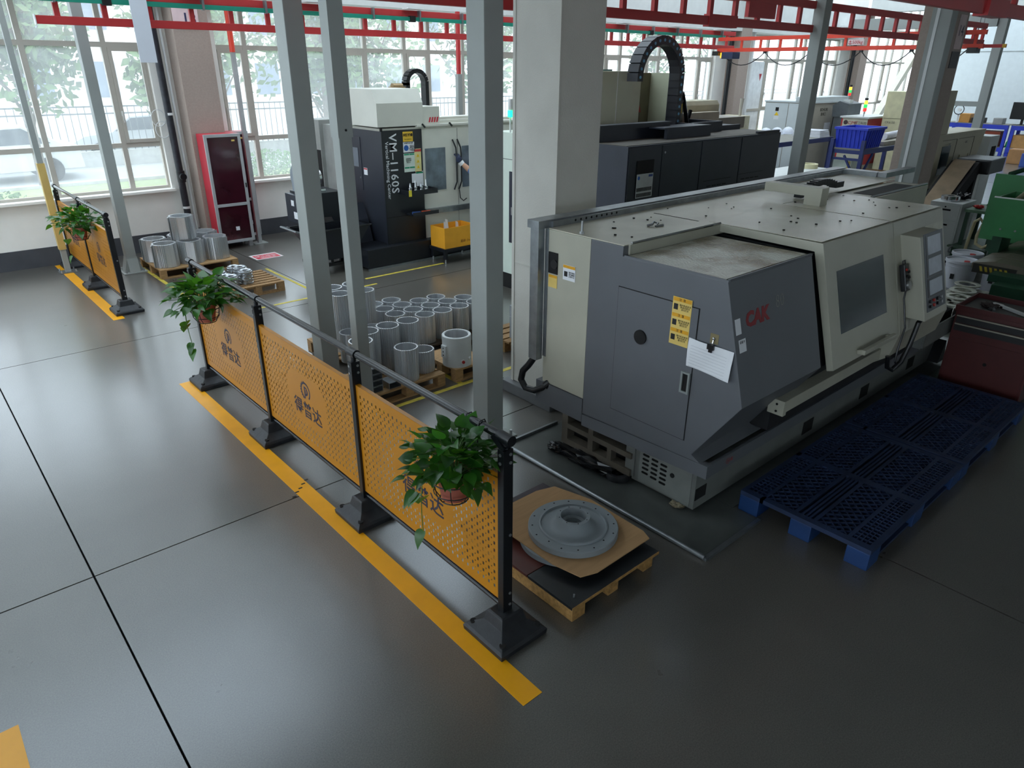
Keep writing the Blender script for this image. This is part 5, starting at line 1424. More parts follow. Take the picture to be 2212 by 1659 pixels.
K.location.x -= .13
# yellow carton on small stand
S = thing('machine_stand', 'low dark metal stand in front of the machine carrying a carton', 'stand', (6.4,8.5,0))
B(6.08,6.72,8.40,8.80,.17,.22).build('top', M_MBLK2, S)
for x in (6.12,6.68):
    for y in (8.44,8.76):
        f = B(x-.025,x+.025,y-.025,y+.025,.06,.17).build('leg', M_MBLK2, S); MB().cyl((x,y,0),(x,y,.06),.012,n=8).build('foot_screw', M_BOLT, f)
T = thing('carton', 'open yellow carton with white paper inside on the low stand', 'carton', (6.38,8.6,.22))
M_YC = pm('yellow_carton', (236,166,40), .6, var=.05)
m = MB(); w_ = .008
m.box(6.10,6.68,8.42,8.42+w_,.222,.53); m.box(6.10,6.68,8.78-w_,8.78,.222,.53); m.box(6.10,6.10+w_,8.42,8.78,.222,.53); m.box(6.68-w_,6.68,8.42,8.78,.222,.53); m.box(6.10,6.68,8.42,8.78,.222,.23); m.build('box', M_YC, T)
text('print', '易碎 小心', .05, pm('carton_print', (150,84,20), .6), T, (6.5,8.4195,.30), FY)
for a in ((6.14,8.5,.40,.62),(6.24,8.6,.42,.63),(6.45,8.62,.4,.57)):
    m = MB(); m.add([(a[0],a[1],.24),(a[0]+.12,a[1]+.03,.24),(a[0]+.09,a[1]+.05,a[3]-.03),(a[0]+.01,a[1],a[3])],[(0,1,2,3)]); m.add([(a[0],a[1]+.004,.24),(a[0]+.12,a[1]+.034,.24),(a[0]+.09,a[1]+.054,a[3]-.03),(a[0]+.01,a[1]+.004,a[3])],[(3,2,1,0)]); m.build('paper_wad', M_PAPER, T)

# ------------------------------------------------------------------ black machining centre seen from behind
M_BMC = pm('black_mill_paint', (46,51,62), .5, var=.10, scale=4)
M_BMC2 = pm('black_mill_panel', (40,44,54), .42, var=.10, scale=4)
M_SAGE = pm('sage_cream_panel', (198,202,176), .42, var=.04)
M_MINT = pm('mint_white_panel', (214,226,214), .4, var=.03)
W = thing('machining_centre', 'large black machining centre with big cable chain behind the lathe', 'machine', (7.5,6.2,0))
B(6.03,9.15,4.98,5.55,.08,1.955).build('rear_cabinet', M_BMC, W, bevel=.008)
for (x0,x1) in ((6.05,6.60),(6.615,7.35),(7.37,8.2),(8.22,9.13)): B(x0,x1,4.972,4.981,.12,1.935).build('cabinet_door', M_BMC2, W, bevel=.002)
B(6.03,9.15,5.0,5.55,1.955,1.962).build('cabinet_top', pm('dusty_black_top', (92,88,80), .8, var=.2), W)
MB().cyl((6.66,4.965,1.86),(6.66,4.973,1.86),.012,n=10).build('lock', M_BOLT, W)
lb = B(6.18,6.47,4.962,4.972,1.40,1.80).build('cooler_unit', M_DARK, W, bevel=.003); pl = B(6.185,6.465,4.958,4.963,1.405,1.66).build('cooler_front', pm('cooler_grey', (190,196,198), .4), lb)
for i in range(12):
    B(6.19+.022*i,6.203+.022*i,4.956,4.9585,1.475,1.515).build('grille_slot', M_DARK, pl); B(6.19+.022*i,6.203+.022*i,4.956,4.9585,1.415,1.455).build('grille_slot', M_DARK, pl)
plate(MB(), (6.42,4.958,1.635), FY, .07,.025).build('brand_plate', pm('plate_blue', (50,80,150), .4), pl); disc(MB(), (6.215,4.958,1.62), FY, .02).build('badge', MATS['sign_blue'], pl)
for (x0,z0) in ((7.55,1.40),(8.3,1.42)):
    m = MB()
    for r in range(6):
        for c_ in range(4): m.box(x0+c_*.11,x0+.08+c_*.11,4.969,4.9725,z0-.05*r,z0+.012-.05*r)
    m.build('vent_slots', M_DARK, W)
    B(x0-.08,x0+.5,4.969,4.9725,z0+.07,z0+.075).build('panel_seam', M_DARK, W)
# upper tier
m = MB(); m.box(6.05,7.35,5.45,5.5,1.962,2.13); m.box(6.05,7.35,5.42,5.56,2.12,2.135); m.build('tier_wall', M_BMC2, W)
m = MB(); m.box(7.0,7.88,5.22,5.26,1.962,2.085); m.box(7.84,7.88,5.22,5.9,1.962,2.085); m.box(7.88,8.55,5.5,5.54,1.962,2.09); m.box(8.5,8.55,5.5,6.2,1.962,2.09); m.box(6.95,7.88,5.22,5.5,2.07,2.087); m.build('chip_guard_wall', M_BMC, W)
B(7.88,8.5,5.54,6.2,1.97,2.0).build('well_floor', M_DARK, W)
m = MB(); m.box(8.62,9.15,5.0,5.04,1.962,1.985); m.box(8.6,9.15,5.6,5.64,1.9,2.02); m.build('right_lip', M_BMC, W)
B(6.03,8.9,5.55,6.9,.12,1.95).build('enclosure', M_BMC, W); 
B(6.00,6.03,5.62,7.45,.20,1.98).build('mint_side', M_MINT, W, bevel=.003); B(5.995,6.001,6.55,6.85,.62,1.52).build('side_strip', pm('strip_navy', (40,44,58), .4), W); B(5.99,6.0,6.78,6.81,.98,1.08).build('side_handle', M_BOLT, W)
B(5.999,6.003,5.62,7.45,1.66,1.667).build('side_seam', M_DARK, W)
B(6.05,8.9,6.9,7.45,.12,1.95).build('front_enclosure', M_MINT, W); B(6.0,8.9,5.6,7.4,0,.2).build('plinth', M_DARK, W)
# head column panels
m = MB(); m.box(6.60,7.42,6.0,6.9,1.95,2.68); m.build('head_column', M_SAGE, W, bevel=.003)
B(6.62,7.40,5.988,6.001,2.0,2.675).build('column_plate', M_SAGE, W, bevel=.002); B(6.96,6.966,5.984,5.99,2.02,2.67).build('plate_seam', M_WHITEP, W)
for z in (2.08,2.35,2.64): MB().cyl((6.64,5.982,z),(6.64,5.989,z),.010,n=8).build('plate_bolt', M_DARK, W)
B(6.65,7.1,6.2,6.5,2.68,2.70).build('column_cap', pm('cap_teal', (90,120,120), .5), W)
B(7.42,8.25,6.35,6.45,1.98,2.66).build('inner_plate', pm('olive_plate', (120,118,92), .5), W); B(8.05,8.25,6.0,6.36,1.98,2.66).build('right_plate', M_SAGE, W)
B(7.44,7.55,6.1,6.3,2.0,2.2).build('head_motor', M_DARK, W); MB().prism([(7.43,2.2),(7.58,2.2),(7.54,2.3),(7.45,2.3)],'y',6.1,6.3).build('red_cap', pm('red_cap', (190,56,56), .5), W)
energy_chain(W, 7.03, 7.84, 5.78, 2.66, 2.10, 3.02, .16, pm('chain_black', (42,44,50), .45), .085, .10, pm('chain_blue_pin', (96,160,196), .4))
m = MB()
for (a,b,c_) in (((7.95,5.9,2.32),(8.1,5.85,2.42),(8.22,5.9,2.3)),((8.0,5.9,2.1),(8.05,5.85,2.3),(8.18,5.9,2.35)),((8.2,5.92,2.4),(8.26,5.9,2.2),(8.4,5.95,2.02))): m.tube([a,b,c_], .028, 8)
m.build('hoses', M_BLACK, W, smooth=True)
B(8.05,8.13,5.86,5.94,2.18,2.3).build('yellow_valve', pm('valve_yellow', (214,190,60), .5), W)
# beige covers to the right
B(8.30,9.3,6.05,6.5,2.0,2.16).build('beige_cover_low', pm('beige_cover', (186,178,158), .45), W, bevel=.01)
M_BEI = pm('beige_cover2', (200,194,166), .45)
m = MB(); m.prism([(6.2,2.06),(6.2,2.24),(6.24,2.30),(6.6,2.30),(6.6,2.06)], 'x', 8.3, 9.5); m.build('beige_hood', M_BEI, W, bevel=.01); B(8.2,8.36,6.0,6.3,2.0,2.26).build('hood_end', pm('hood_grey', (112,116,104), .45), W, bevel=.02)
B(9.2,10.15,6.15,6.6,1.9,2.06).build('beige_cover_end', pm('taupe_cover', (150,144,134), .45), W)
MB().cyl((8.48,6.0,2.1),(8.52,6.0,2.2),.025,n=10).build('pipe_stub', M_DARK, W)
B(9.0,9.3,5.7,6.6,.1,2.0).build('right_frame', M_BMC, W)

# green indicator lamp on mill doorway seen between post and column
t = thing('signal_lamp', 'green signal lamp beside the white column', 'lamp', (6.4,6.95,1.98))
MB().cyl((6.1,6.95,1.95),(6.1,6.95,2.15),.012,n=8).build('pole', M_WHITEP, t); MB().cyl((6.1,6.95,2.15),(6.1,6.95,2.23),.035,n=14).build('green_lens', pm('green_lens', (30,220,130), .3, emit=(20,220,120), es=2.5), t); MB().cyl((6.1,6.95,2.23),(6.1,6.95,2.36),.03,n=14).build('clear_lens', M_WHITEP, t)

# ------------------------------------------------------------------ red glazed cabinets by the wall
def fire_cabinet(x0, x1, y0, y1, z0, z1, label):
    t = thing('glazed_cabinet', label, 'cabinet', ((x0+x1)/2,(y0+y1)/2,0), group='red glazed cabinets by the column')
    M_RC = pm('cabinet_red', (196,44,62), .42, var=.08); M_AF = pm('brushed_aluminium_frame', (186,188,190), .4, metal=.15, var=.05); M_RG = pm('dark_red_glass', (60,22,32), .12, var=.25, scale=3, spec=.7)
    B(x0,x1,y0+.03,y1,z0,z1).build('body', M_RC, t, bevel=.004)
    for x in (x0+.02,x1-.08):
        for y in (y0+.06,y1-.08): B(x,x+.06,y,y+.05,0,z0).build('foot', M_AF, t)
    d = MB(); f = .045; zm = z0+(z1-z0)*.36
    d.box(x0,x0+f,y0,y0+.032,z0,z1); d.box(x1-f,x1,y0,y0+.032,z0,z1); d.box(x0,x1,y0,y0+.032,z0,z0+f); d.box(x0,x1,y0,y0+.032,z1-f,z1); d.box(x0,x1,y0,y0+.032,zm-f/2,zm+f/2)
    d = d.build('door_frame', M_AF, t, bevel=.004)
    B(x0+f,x1-f,y0+.012,y0+.02,zm+f/2,z1-f).build('upper_pane', M_RG, d); B(x0+f,x1-f,y0+.012,y0+.02,z0+f,zm-f/2).build('lower_pane', M_RG, d)
    B(x1-.03,x1-.012,y0-.012,y0,zm+.25,zm+.32).build('latch', M_BLACK, d)
    plate(MB(), (x1-.12,y0+.012,z1-.10), FY, .05,.025).build('yellow_tag', M_LABELY, d); plate(MB(), ((x0+x1)/2+.03,y0+.012,z0+.22), FY, .06,.06).build('pale_sticker', M_PAPER, d)
fire_cabinet(3.84,4.40,11.38,11.70,.10,1.76,'tall red cabinet with dark glazed door before the column marked 13')
fire_cabinet(4.30,4.66,11.72,11.95,.10,1.76,'second red cabinet half hidden behind the tall red one')
# ------------------------------------------------------------------ red tool cabinet
M_TRED = pm('dark_red_enamel', (78,30,29), .45, var=.12, scale=5)
t = thing('tool_cabinet', 'dark red tool cabinet with two black drawers at right edge', 'cabinet', (7.2,1.5,0))
B(6.96,7.50,1.18,1.835,.03,.74).build('body', M_TRED, t, bevel=.006)
m = MB(); m.box(6.95,7.52,1.17,1.845,.74,.752); m.box(6.95,6.965,1.17,1.845,.752,.80); m.box(7.505,7.52,1.17,1.845,.752,.80); m.box(6.95,7.52,1.83,1.845,.752,.80); m.box(6.95,7.52,1.17,1.185,.752,.80); m.build('tray_top', M_TRED, t, bevel=.002)
B(6.966,7.504,1.186,1.829,.752,.756).build('tray_mat', pm('grey_mat', (96,96,94), .7, var=.15), t)
for z in (.645,.57):
    d = B(6.948,6.962,1.20,1.815,z,z+.068).build('drawer', pm('drawer_black', (34,34,36), .4), t); B(6.938,6.952,1.20,1.815,z+.056,z+.068).build('drawer_handle', pm('steel_strip', (170,164,148), .35, metal=.5), d)
B(6.952,6.962,1.20,1.815,.07,.50).build('door', M_TRED, t); MB().cyl((6.95,1.50,.32),(6.953,1.50,.32),.016,n=12).build('door_lock', M_DARK, t)
B(6.945,6.962,1.28,1.72,.03,.05).build('kick_strip', pm('pale_strip', (176,172,150), .5), t)
rnd = random.Random(4)
for k, (x, y, l, nm) in enumerate(((7.2,1.66,.14,'steel spanner lying crosswise in the red cabinet tray'),(7.15,1.60,.10,'short steel rod among tools on the red cabinet'),(7.30,1.62,.12,'greasy cutter bit on the red cabinet tray'))):
    m = MB(); a = rnd.uniform(0,3); m.bar((x-l/2*math.cos(a),y-l/2*math.sin(a),.768),(x+l/2*math.cos(a),y+l/2*math.sin(a),.768),.02,.02); m.cyl((x+l/2*math.cos(a),y+l/2*math.sin(a),.757),(x+l/2*math.cos(a),y+l/2*math.sin(a),.782),.022,n=10)
    o = m.build('hand_tool', [M_BOLT,M_GALV,pm('greasy_steel',(70,62,60),.4,metal=.6)][k], loc=(x,y,.756)); tag(o, nm, 'tool')
crumple('oily_rag', 'dark oily rag in the red cabinet tray', 'rag', (7.22,1.655,.756), .06,.07,.045, pm('oily_rag', (60,50,48), .8), 3)
m = MB(); m.bar((7.30,1.58,.772),(7.10,1.25,.772),.035,.02); m.bar((7.30,1.58,.772),(7.33,1.66,.772),.05,.024); o = m.build('white_lever', M_WHITEP, loc=(7.2,1.4,.756)); tag(o, 'long white lever lying in the red cabinet tray', 'lever')
# ------------------------------------------------------------------ green machine
M_GRN = pm('machine_green', (62,132,82), .42, var=.10, scale=4); M_DGRN = pm('dark_machine_green', (34,72,52), .45, var=.15, scale=4); M_TOP = pm('ground_steel_plate', (132,126,112), .4, metal=.3, var=.12)
t = thing('green_machine', 'green machine with slatted steel bed and open green bin at right', 'machine', (9.6,1.9,0))
B(8.75,11.2,1.30,2.05,.0,.60).build('base', M_DGRN, t, bevel=.01); B(8.95,11.4,1.2,2.15,.58,.66).build('bed_block', M_DGRN, t)
for i in range(7):
    x = 9.2+i*.30; m = MB(); m.prism([(2.40,.70),(2.18,.75),(1.98,.74),(1.5,.68),(1.5,.64),(2.40,.64)], 'x', x, x+.285); m.build('bed_plate', M_TOP, t)
B(9.17,9.2,1.95,2.38,.60,.70).build('bed_front', pm('dark_front', (50,50,46), .5), t)
for i in range(6): m = MB(); y = 2.02+i*.05; m.prism([(y,.625),(y+.025,.625),(y+.045,.68),(y+.02,.68)], 'x', 9.166, 9.17); m.build('hazard_stripe', pm('hazard_yellow', (180,160,50), .5), t)
m = MB(); m.box(9.72,10.5,1.3,1.32,.98,1.36); m.box(9.72,9.74,1.3,2.50,.93,1.37); m.box(10.48,10.5,1.3,2.50,.98,1.36); m.box(9.72,10.5,2.48,2.50,.98,1.36); m.box(9.72,10.5,1.3,2.5,.95,.97); bn_ = m.build('coolant_bin', M_GRN, t)
B(9.715,9.745,1.3,2.5,1.365,1.378).build('bin_rim', M_WHITEP, bn_); B(9.717,9.72,2.0,2.005,1.0,1.3).build('bin_seam', M_DGRN, bn_)
for y in (2.35,2.2,2.05): MB().cyl((9.712,y,1.02),(9.72,y,1.02),.012,n=8).build('bin_bolt', M_BOLT, bn_)
for y in (1.4,2.4): B(9.9,10.3,y-.05,y+.05,.66,.95).build('bin_leg', M_DGRN, t)
B(10.9,10.95,1.2,2.86,.66,1.50).build('back_panel', M_GRN, t); B(10.95,11.6,1.4,2.75,.5,1.2).build('back_tank', M_DGRN, t)
m = MB(); m.tube([(10.2,2.35,.98),(10.2,2.38,1.3),(10.3,2.2,1.55),(10.5,1.9,1.62),(10.8,1.6,1.5)], .035, 10); m.build('bin_hose', pm('olive_hose', (120,116,90), .6), t, smooth=True)
m = MB(); m.tube([(10.95,2.72,1.5),(11.1,2.6,1.56),(11.3,2.3,1.58),(11.5,2.0,1.5)], .03, 8); m.build('arched_pipe', M_DGRN, t, smooth=True)
# hose loop on the floor behind
o = MB().tube([(11.75,3.22,.02),(11.7,3.18,.55),(11.65,3.15,.74),(11.6,3.08,.80),(11.62,3.03,.74),(11.65,3.08,.55),(11.62,3.06,.44),(11.6,2.96,.40),(11.5,2.86,.48),(11.45,2.80,.5)], .022, 8).build('hose', pm('cream_hose', (190,180,142), .6), loc=(11.6,3,0), smooth=True); tag(o, 'looped cream hose standing between white cabinet and green bin', 'hose')
# low dark green tank / plates behind buckets
t = thing('floor_tank', 'low dark green tank with flat lid behind the buckets', 'tank', (12.3,3.3,0))
B(11.95,12.95,3.05,3.45,0,.28).build('body', M_DGRN, t, bevel=.01); B(11.9,13.0,3.0,3.5,.28,.305).build('lid', pm('lid_green', (88,112,94), .5), t); MB().tube([(11.9,3.42,.2),(11.85,3.45,.22),(11.85,3.45,.28),(11.9,3.42,.3)], .012, 6).build('handle', M_BOLT, t)
# buckets
M_BUCK = pm('white_bucket_plastic', (206,208,216), .45, var=.03); M_RCAP = pm('red_bucket_cap', (190,60,58), .5)
def bucket(x, y, label, cap=True):
    t = thing('bucket', label, 'bucket', (x,y,0), group='white plastic buckets')
    MB().lathe([(0,0),(.16,0),(.185,.358)], (x,y,0), 32, closed=False).build('pail', M_BUCK, t, smooth=True)
    MB().lathe([(.0,.362),(.175,.362),(.175,.375),(.19,.385),(.198,.38),(.198,.345),(.19,.34)], (x,y,0), 32, closed=False).build('lid', M_BUCK, t, smooth=True)
    if cap: MB().cyl((x-.06,y-.08,.363),(x-.06,y-.08,.38),.035,n=16).build('cap', M_RCAP, t)
    MB().lathe([(.178,.29),(.184,.29),(.185,.30),(.179,.30)], (x,y,0), 32).build('rib', M_BUCK, t)
    plate(MB(), (x-.186,y+.02,.17), FX, .05,.07).build('print', M_INK, t)
bucket(10.75,2.93,'white bucket with red cap, nearest the lathe cab'); bucket(11.25,3.02,'white bucket with red cap behind the other two'); bucket(10.9,2.51,'white bucket half hidden by the green machine', False)
# scrap sheets
t = thing('scrap_sheets', 'stack of laser-cut scrap sheet metal on the floor by the buckets', 'scrap metal', (9.6,2.6,0))
rnd = random.Random(6)
for k in range(5):
    m = MB(); z = .02+.028*k; x0, y0 = 8.9+rnd.uniform(-.1,.1), 2.22+rnd.uniform(-.05,.05)
    for i in range(8): m.box(x0+i*.19,x0+i*.19+.07,y0,y0+.55,z,z+.006)
    for j in range(4): m.box(x0,x0+1.4,y0+j*.165,y0+j*.165+.05,z,z+.006)
    m.build('cut_sheet', pm('bright_scrap', (196,196,182), .35, metal=.4, var=.2), t)
for k in range(3):
    m = MB().lathe([(.10,0),(.15,0),(.15,.012),(.10,.012)], (9.6+.35*k,2.55+.06*k,.165), 24); o = m.build('scrap_ring', MATS['bright_scrap'], loc=(9.6+.35*k,2.55,.165)); tag(o, 'bright scrap ring on the scrap sheets, %s from the lathe' % ('nearest','second','third')[k], 'ring', 'scrap rings')
# white drawer cabinet with tools on top
t = thing('drawer_cabinet', 'small white drawer cabinet behind the lathe cab, right side', 'cabinet', (12.2,3.65,0))
M_WC = pm('office_white', (204,208,206), .45, var=.04)
B(12.0,12.6,3.46,3.90,.05,.90).build('body', M_WC, t, bevel=.006)
for (z0,z1) in ((.66,.86),(.10,.64)):
    d = B(11.988,12.002,3.48,3.88,z0,z1).build('drawer', M_WC, t, bevel=.003)
    B(11.98,11.99,3.60,3.76,z1-.075,z1-.05).build('drawer_pull', M_DARK, d)
MB().cyl((11.984,3.68,.84),(11.99,3.68,.84),.012,n=8).build('lock', M_DARK, t)
for y in (3.5,3.86):
    for x in (12.05,12.55): MB().cyl((x,y,0),(x,y,.05),.02,n=8).build('foot', M_BLACK, t)
o = MB().lathe([(.05,0),(.13,0),(.13,.07),(.05,.07)], (12.25,3.72,.90), 28).build('steel_ring', M_CHROME, loc=(12.25,3.72,.9), smooth=True); tag(o, 'shiny steel ring on the white drawer cabinet', 'ring')
crumple('tool_bundle', 'dark bundle of tools with a handle on the white drawer cabinet', 'tool', (12.48,3.62,.90), .09,.10,.10, M_BLACK, 5)
t = thing('green_bench', 'small green bench with a dark clutter right of white cabinet', 'bench', (12.3,3.2,0))
B(12.0,12.7,2.95,3.42,.80,.84).build('top', pm('bench_green', (86,120,92), .5), t)
for x in (12.05,12.62):
    for y in (3.0,3.36): B(x,x+.05,y,y+.05,0,.80).build('leg', M_DGRN, t)
crumple('grinder', 'dark angle grinder on the small green bench', 'tool', (12.3,3.12,.84), .14,.10,.11, M_BLACK, 8); crumple('red_cord', 'coil of red cord on the small green bench', 'cord', (12.2,3.30,.84), .06,.07,.05, pm('red_cord', (190,50,48), .5), 9)
# ------------------------------------------------------------------ cream lathe behind column 14
M_CR = pm('aged_cream_paint', (182,174,148), .45, var=.06, scale=4)
t = thing('cream_lathe', 'aged cream turning machine behind the column marked 14', 'machine', (14.8,5.2,0))
m = MB(); m.prism([(14.1,.77),(15.6,.77),(16.2,1.0),(16.5,1.69),(14.1,1.69)], 'y', 4.7, 5.22); m.build('body', M_CR, t, bevel=.01)
m = MB(); m.box(13.9,14.5,4.72,5.22,1.69,2.40); cbx = m.build('upper_cabinet', M_CR, t, bevel=.01)
B(13.893,13.902,4.76,5.2,1.72,2.38).build('cabinet_front', M_CR, t, bevel=.004); B(13.889,13.894,4.74,5.2,2.08,2.085).build('cabinet_seam', M_DARK, t)
text('lettering', '沈一机床', .13, pm('maroon_text', (120,50,46), .5), cbx, (13.888,4.99,2.27), FX); text('lettering', 'HTC16', .13, pm('grey_text', (110,110,104), .5), cbx, (13.888,4.95,2.14), FX)
m = MB(); m.tube([(13.89,4.82,2.32),(13.85,4.82,2.32),(13.85,4.80,2.16),(13.89,4.80,2.16)], .014, 7); m.build('cabinet_handle', M_BLACK, t)
B(14.35,14.75,4.692,4.701,.98,1.48).build('door_window', M_SMOKE, t)
for (x0,x1) in ((14.3,15.0),(15.1,15.9)):
    B(x0,x1,4.694,4.701,1.575,1.58).build('door_seam', M_DARK, t); B(x1,x1+.006,4.694,4.701,.85,1.58).build('door_seam', M_DARK, t); text('door_text', 'CNC', .06, MATS['grey_text'], t, ((x0+x1)/2,4.69,1.5), FY)
for x in (14.82,15.3,15.75): B(x,x+.05,4.68,4.70,1.12,1.28).build('door_pull', M_CR, t)
B(14.0,15.8,4.8,5.2,.0,.77).build('lower_bed', pm('dark_bed', (40,38,36), .6), t)
B(16.55,17.1,4.6,5.2,.0,1.55).build('end_cabinet', M_WC, t, bevel=.01); B(16.75,17.0,4.594,4.601,.95,1.35).build('end_vent', M_DARK, t)
# chip conveyor of cream lathe
t = thing('chip_conveyor', 'brown dusty chip conveyor sloping beside the cream lathe', 'conveyor', (13.2,3.9,0))
m = MB(); m.prism([(12.7,.06),(13.0,.06),(14.6,1.05),(14.9,1.05),(14.9,1.25),(14.5,1.25),(12.7,.22)], 'y', 4.10, 4.55); m.build('housing', M_DARK, t); m = MB(); m.prism([(12.75,.245),(14.48,1.272),(14.48,1.28),(12.75,.255)], 'y', 4.16, 4.50); m.build('belt', pm('dusty_belt', (132,114,92), .8, var=.15), t)
B(14.6,15.4,3.95,4.5,1.05,1.3).build('drive', M_BLACK, t, bevel=.03); m = MB(); m.box(14.65,14.75,4.15,4.5,0,1.05); m.build('stand', M_DARK, t)
# ------------------------------------------------------------------ blue workbench with crate
M_BSTEEL = pm('blue_rack_steel', (34,48,104), .42, var=.06); M_BTOP = pm('bench_top_grey', (128,126,118), .6, var=.1)
def bench(x0, x1, y0, y1, z, label, stubs=(), mat=None, beam=.11, top=True, group='blue steel workbenches'):
    mat = mat or M_BSTEEL
    t = thing('workbench', label, 'workbench', ((x0+x1)/2,(y0+y1)/2,0), group=group)
    B(x0,x1,y0+.02,y1-.02,z-.03,z).build('top', M_BTOP, t)
    B(x0,x1,y0,y0+.04,z-beam,z-.005).build('beam', mat, t); B(x0,x1,y1-.04,y1,z-beam,z-.005).build('beam', mat, t)
    B(x0,x0+.04,y0,y1,z-beam,z-.005).build('end_beam', mat, t); B(x0,x0+.04,y0,y1,z-beam-.14,z-beam-.09).build('end_beam', mat, t)
    for (x, y) in ((x0-.06,y0-.02),(x0-.06,y1-.06),(x1,y0-.02),(x1,y1-.06)):
        B(x,x+.08,y,y+.08,0,z+(.19 if (x < x0) and stubs else 0)).build('leg', mat, t)
    m = MB(); m.bar((x0+.02,y0+.02,z-.75),(x0+.02,y0+.42,z-.15),.04,.04); m.bar((x0+.05,y0,z-.6),(x0+.5,y0,z-.12),.04,.04); m.build('brace', mat, t)
    return t
bench(16.42,19.3,6.93,7.66,1.12,'blue workbench carrying the blue plastic crate', stubs=(1,))
bench(14.6,19.1,8.95,10.9,1.12,'long blue workbench with helmets and folded cloths by windows')
t = thing('plastic_crate', 'bright blue ribbed plastic crate on the blue workbench', 'crate', (16.9,7.3,1.12))
M_CRATE = pm('bright_blue_plastic', (38,62,196), .4, var=.04); z0, z1 = 1.12, 1.56
def taper(x0,x1,y0,y1,d): return [(x0+d,y0+d),(x1-d,y0+d),(x1-d,y1-d),(x0+d,y1-d)]
m = MB(); ob_, ot = taper(16.46,17.40,6.95,7.66,.05), taper(16.46,17.40,6.95,7.66,0); ib, it = taper(16.46,17.40,6.95,7.66,.065), taper(16.46,17.40,6.95,7.66,.018)
vs = [(x,y,z0) for x,y in ob_]+[(x,y,z1) for x,y in ot]+[(x,y,z0+.015) for x,y in ib]+[(x,y,z1) for x,y in it]
fs = [(3,2,1,0),(8,9,10,11)]
for i in range(4):
    j = (i+1) % 4; fs += [(i,j,4+j,4+i),(8+j,8+i,12+i,12+j),(4+i,4+j,12+j,12+i)]
m.add(vs, fs); m.build('shell', M_CRATE, t)
m = MB(); m.box(16.44,17.42,6.93,6.95,z1-.05,z1); m.box(16.44,17.42,7.66,7.68,z1-.05,z1); m.box(16.44,16.46,6.93,7.68,z1-.05,z1); m.box(17.40,17.42,6.93,7.68,z1-.05,z1); m.build('rim', M_CRATE, t, bevel=.004)
for k in range(7):
    y = 7.02+.093*k; m = MB(); m.bar((16.50,y,z0+.02),(16.452,y,z1-.05),.014,.02,up=(0,1,0)); m.build('rib', M_CRATE, t)
for k in range(8):
    x = 16.56+.105*k; m = MB(); m.bar((x,6.99,z0+.02),(x,6.942,z1-.05),.014,.02,up=(1,0,0)); m.build('rib', M_CRATE, t)
M_HELM = pm('white_helmet', (216,220,230), .35)
for k, (x, y) in enumerate(((18.2,10.35),(18.6,10.25),(19.0,10.15))):
    t = thing('hard_hat', 'white hard hat on the long bench, %s' % ('farthest left','middle one','rightmost')[k], 'helmet', (x,y,1.12), group='white hard hats on the long bench')
    MB().sphere((x,y,1.135), .17,.15,.17, 18, 8, zmin=0).build('shell', M_HELM, t, smooth=True); MB().cyl((x-.02,y,1.12),(x-.02,y,1.137),.19,n=20).build('brim', M_HELM, t)
for k in range(5):
    o = B(18.5+.01*k,19.05-.01*k,8.98+.01*k,9.75,1.12+.035*k,1.152+.035*k).build('folded_cloth', pm('white_cloth', (206,208,214), .85, var=.06, bump=.2), loc=(18.8,9.4,1.12+.035*k), bevel=.012); tag(o, 'folded white cloth on the long bench, layer %s from bottom' % ('one','two','three','four','five')[k], 'cloth', 'folded white cloths')
o = B(17.6,19.2,7.0,7.6,1.12,1.22).build('grey_blanket', pm('grey_blanket', (170,164,150), .9, var=.1, bump=.3), loc=(18.4,7.3,1.12), bevel=.03); tag(o, 'folded grey blanket behind the blue crate', 'blanket')
o = MB().cyl((18.0,7.2,1.30),(19.2,7.35,1.30),.08,n=18).build('foam_roll', pm('white_foam', (220,220,226), .8), loc=(18.6,7.3,1.22), smooth=True); tag(o, 'white foam roll on the grey blanket', 'roll')
for k, (x, y, w_, h_) in enumerate(((16.9,6.98,.55,.62),(17.55,7.0,.5,.55))):
    o = B(x,x+w_,y,y+.5,0,h_).build('cardboard_box', M_CARD, loc=(x,y,0), bevel=.006); tag(o, ('brown carton under the blue workbench, left one','brown carton under the blue workbench, right one')[k], 'carton', 'cartons under the blue workbench')
t = B(16.55,16.85,7.2,7.62,0,.85).build('pale_panel_box', M_MINT, loc=(16.7,7.4,0)); tag(t, 'pale box with yellow warning stickers under the blue workbench', 'box')
for z in (.6,.7,.8): plate(MB(), (16.549,7.26,z), FX, .07,.07).build('warning_sticker', M_LABELY, t)
t = thing('side_table', 'low white topped table with a roll of tape', 'table', (14,7.4,0))
B(12.8,15.3,7.0,7.85,.77,.80).build('top', M_WC, t)
for x in (12.85,15.2):
    for y in (7.05,7.75): B(x,x+.06,y,y+.06,0,.77).build('leg', M_BSTEEL, t)
o = MB().lathe([(.13,0),(.19,0),(.19,.09),(.13,.09)], (15.0,7.42,.80), 28).build('tape_roll', pm('cream_tape', (216,210,170), .6), loc=(15,7.42,.8), smooth=True); tag(o, 'roll of cream tape on the low white table', 'tape roll')
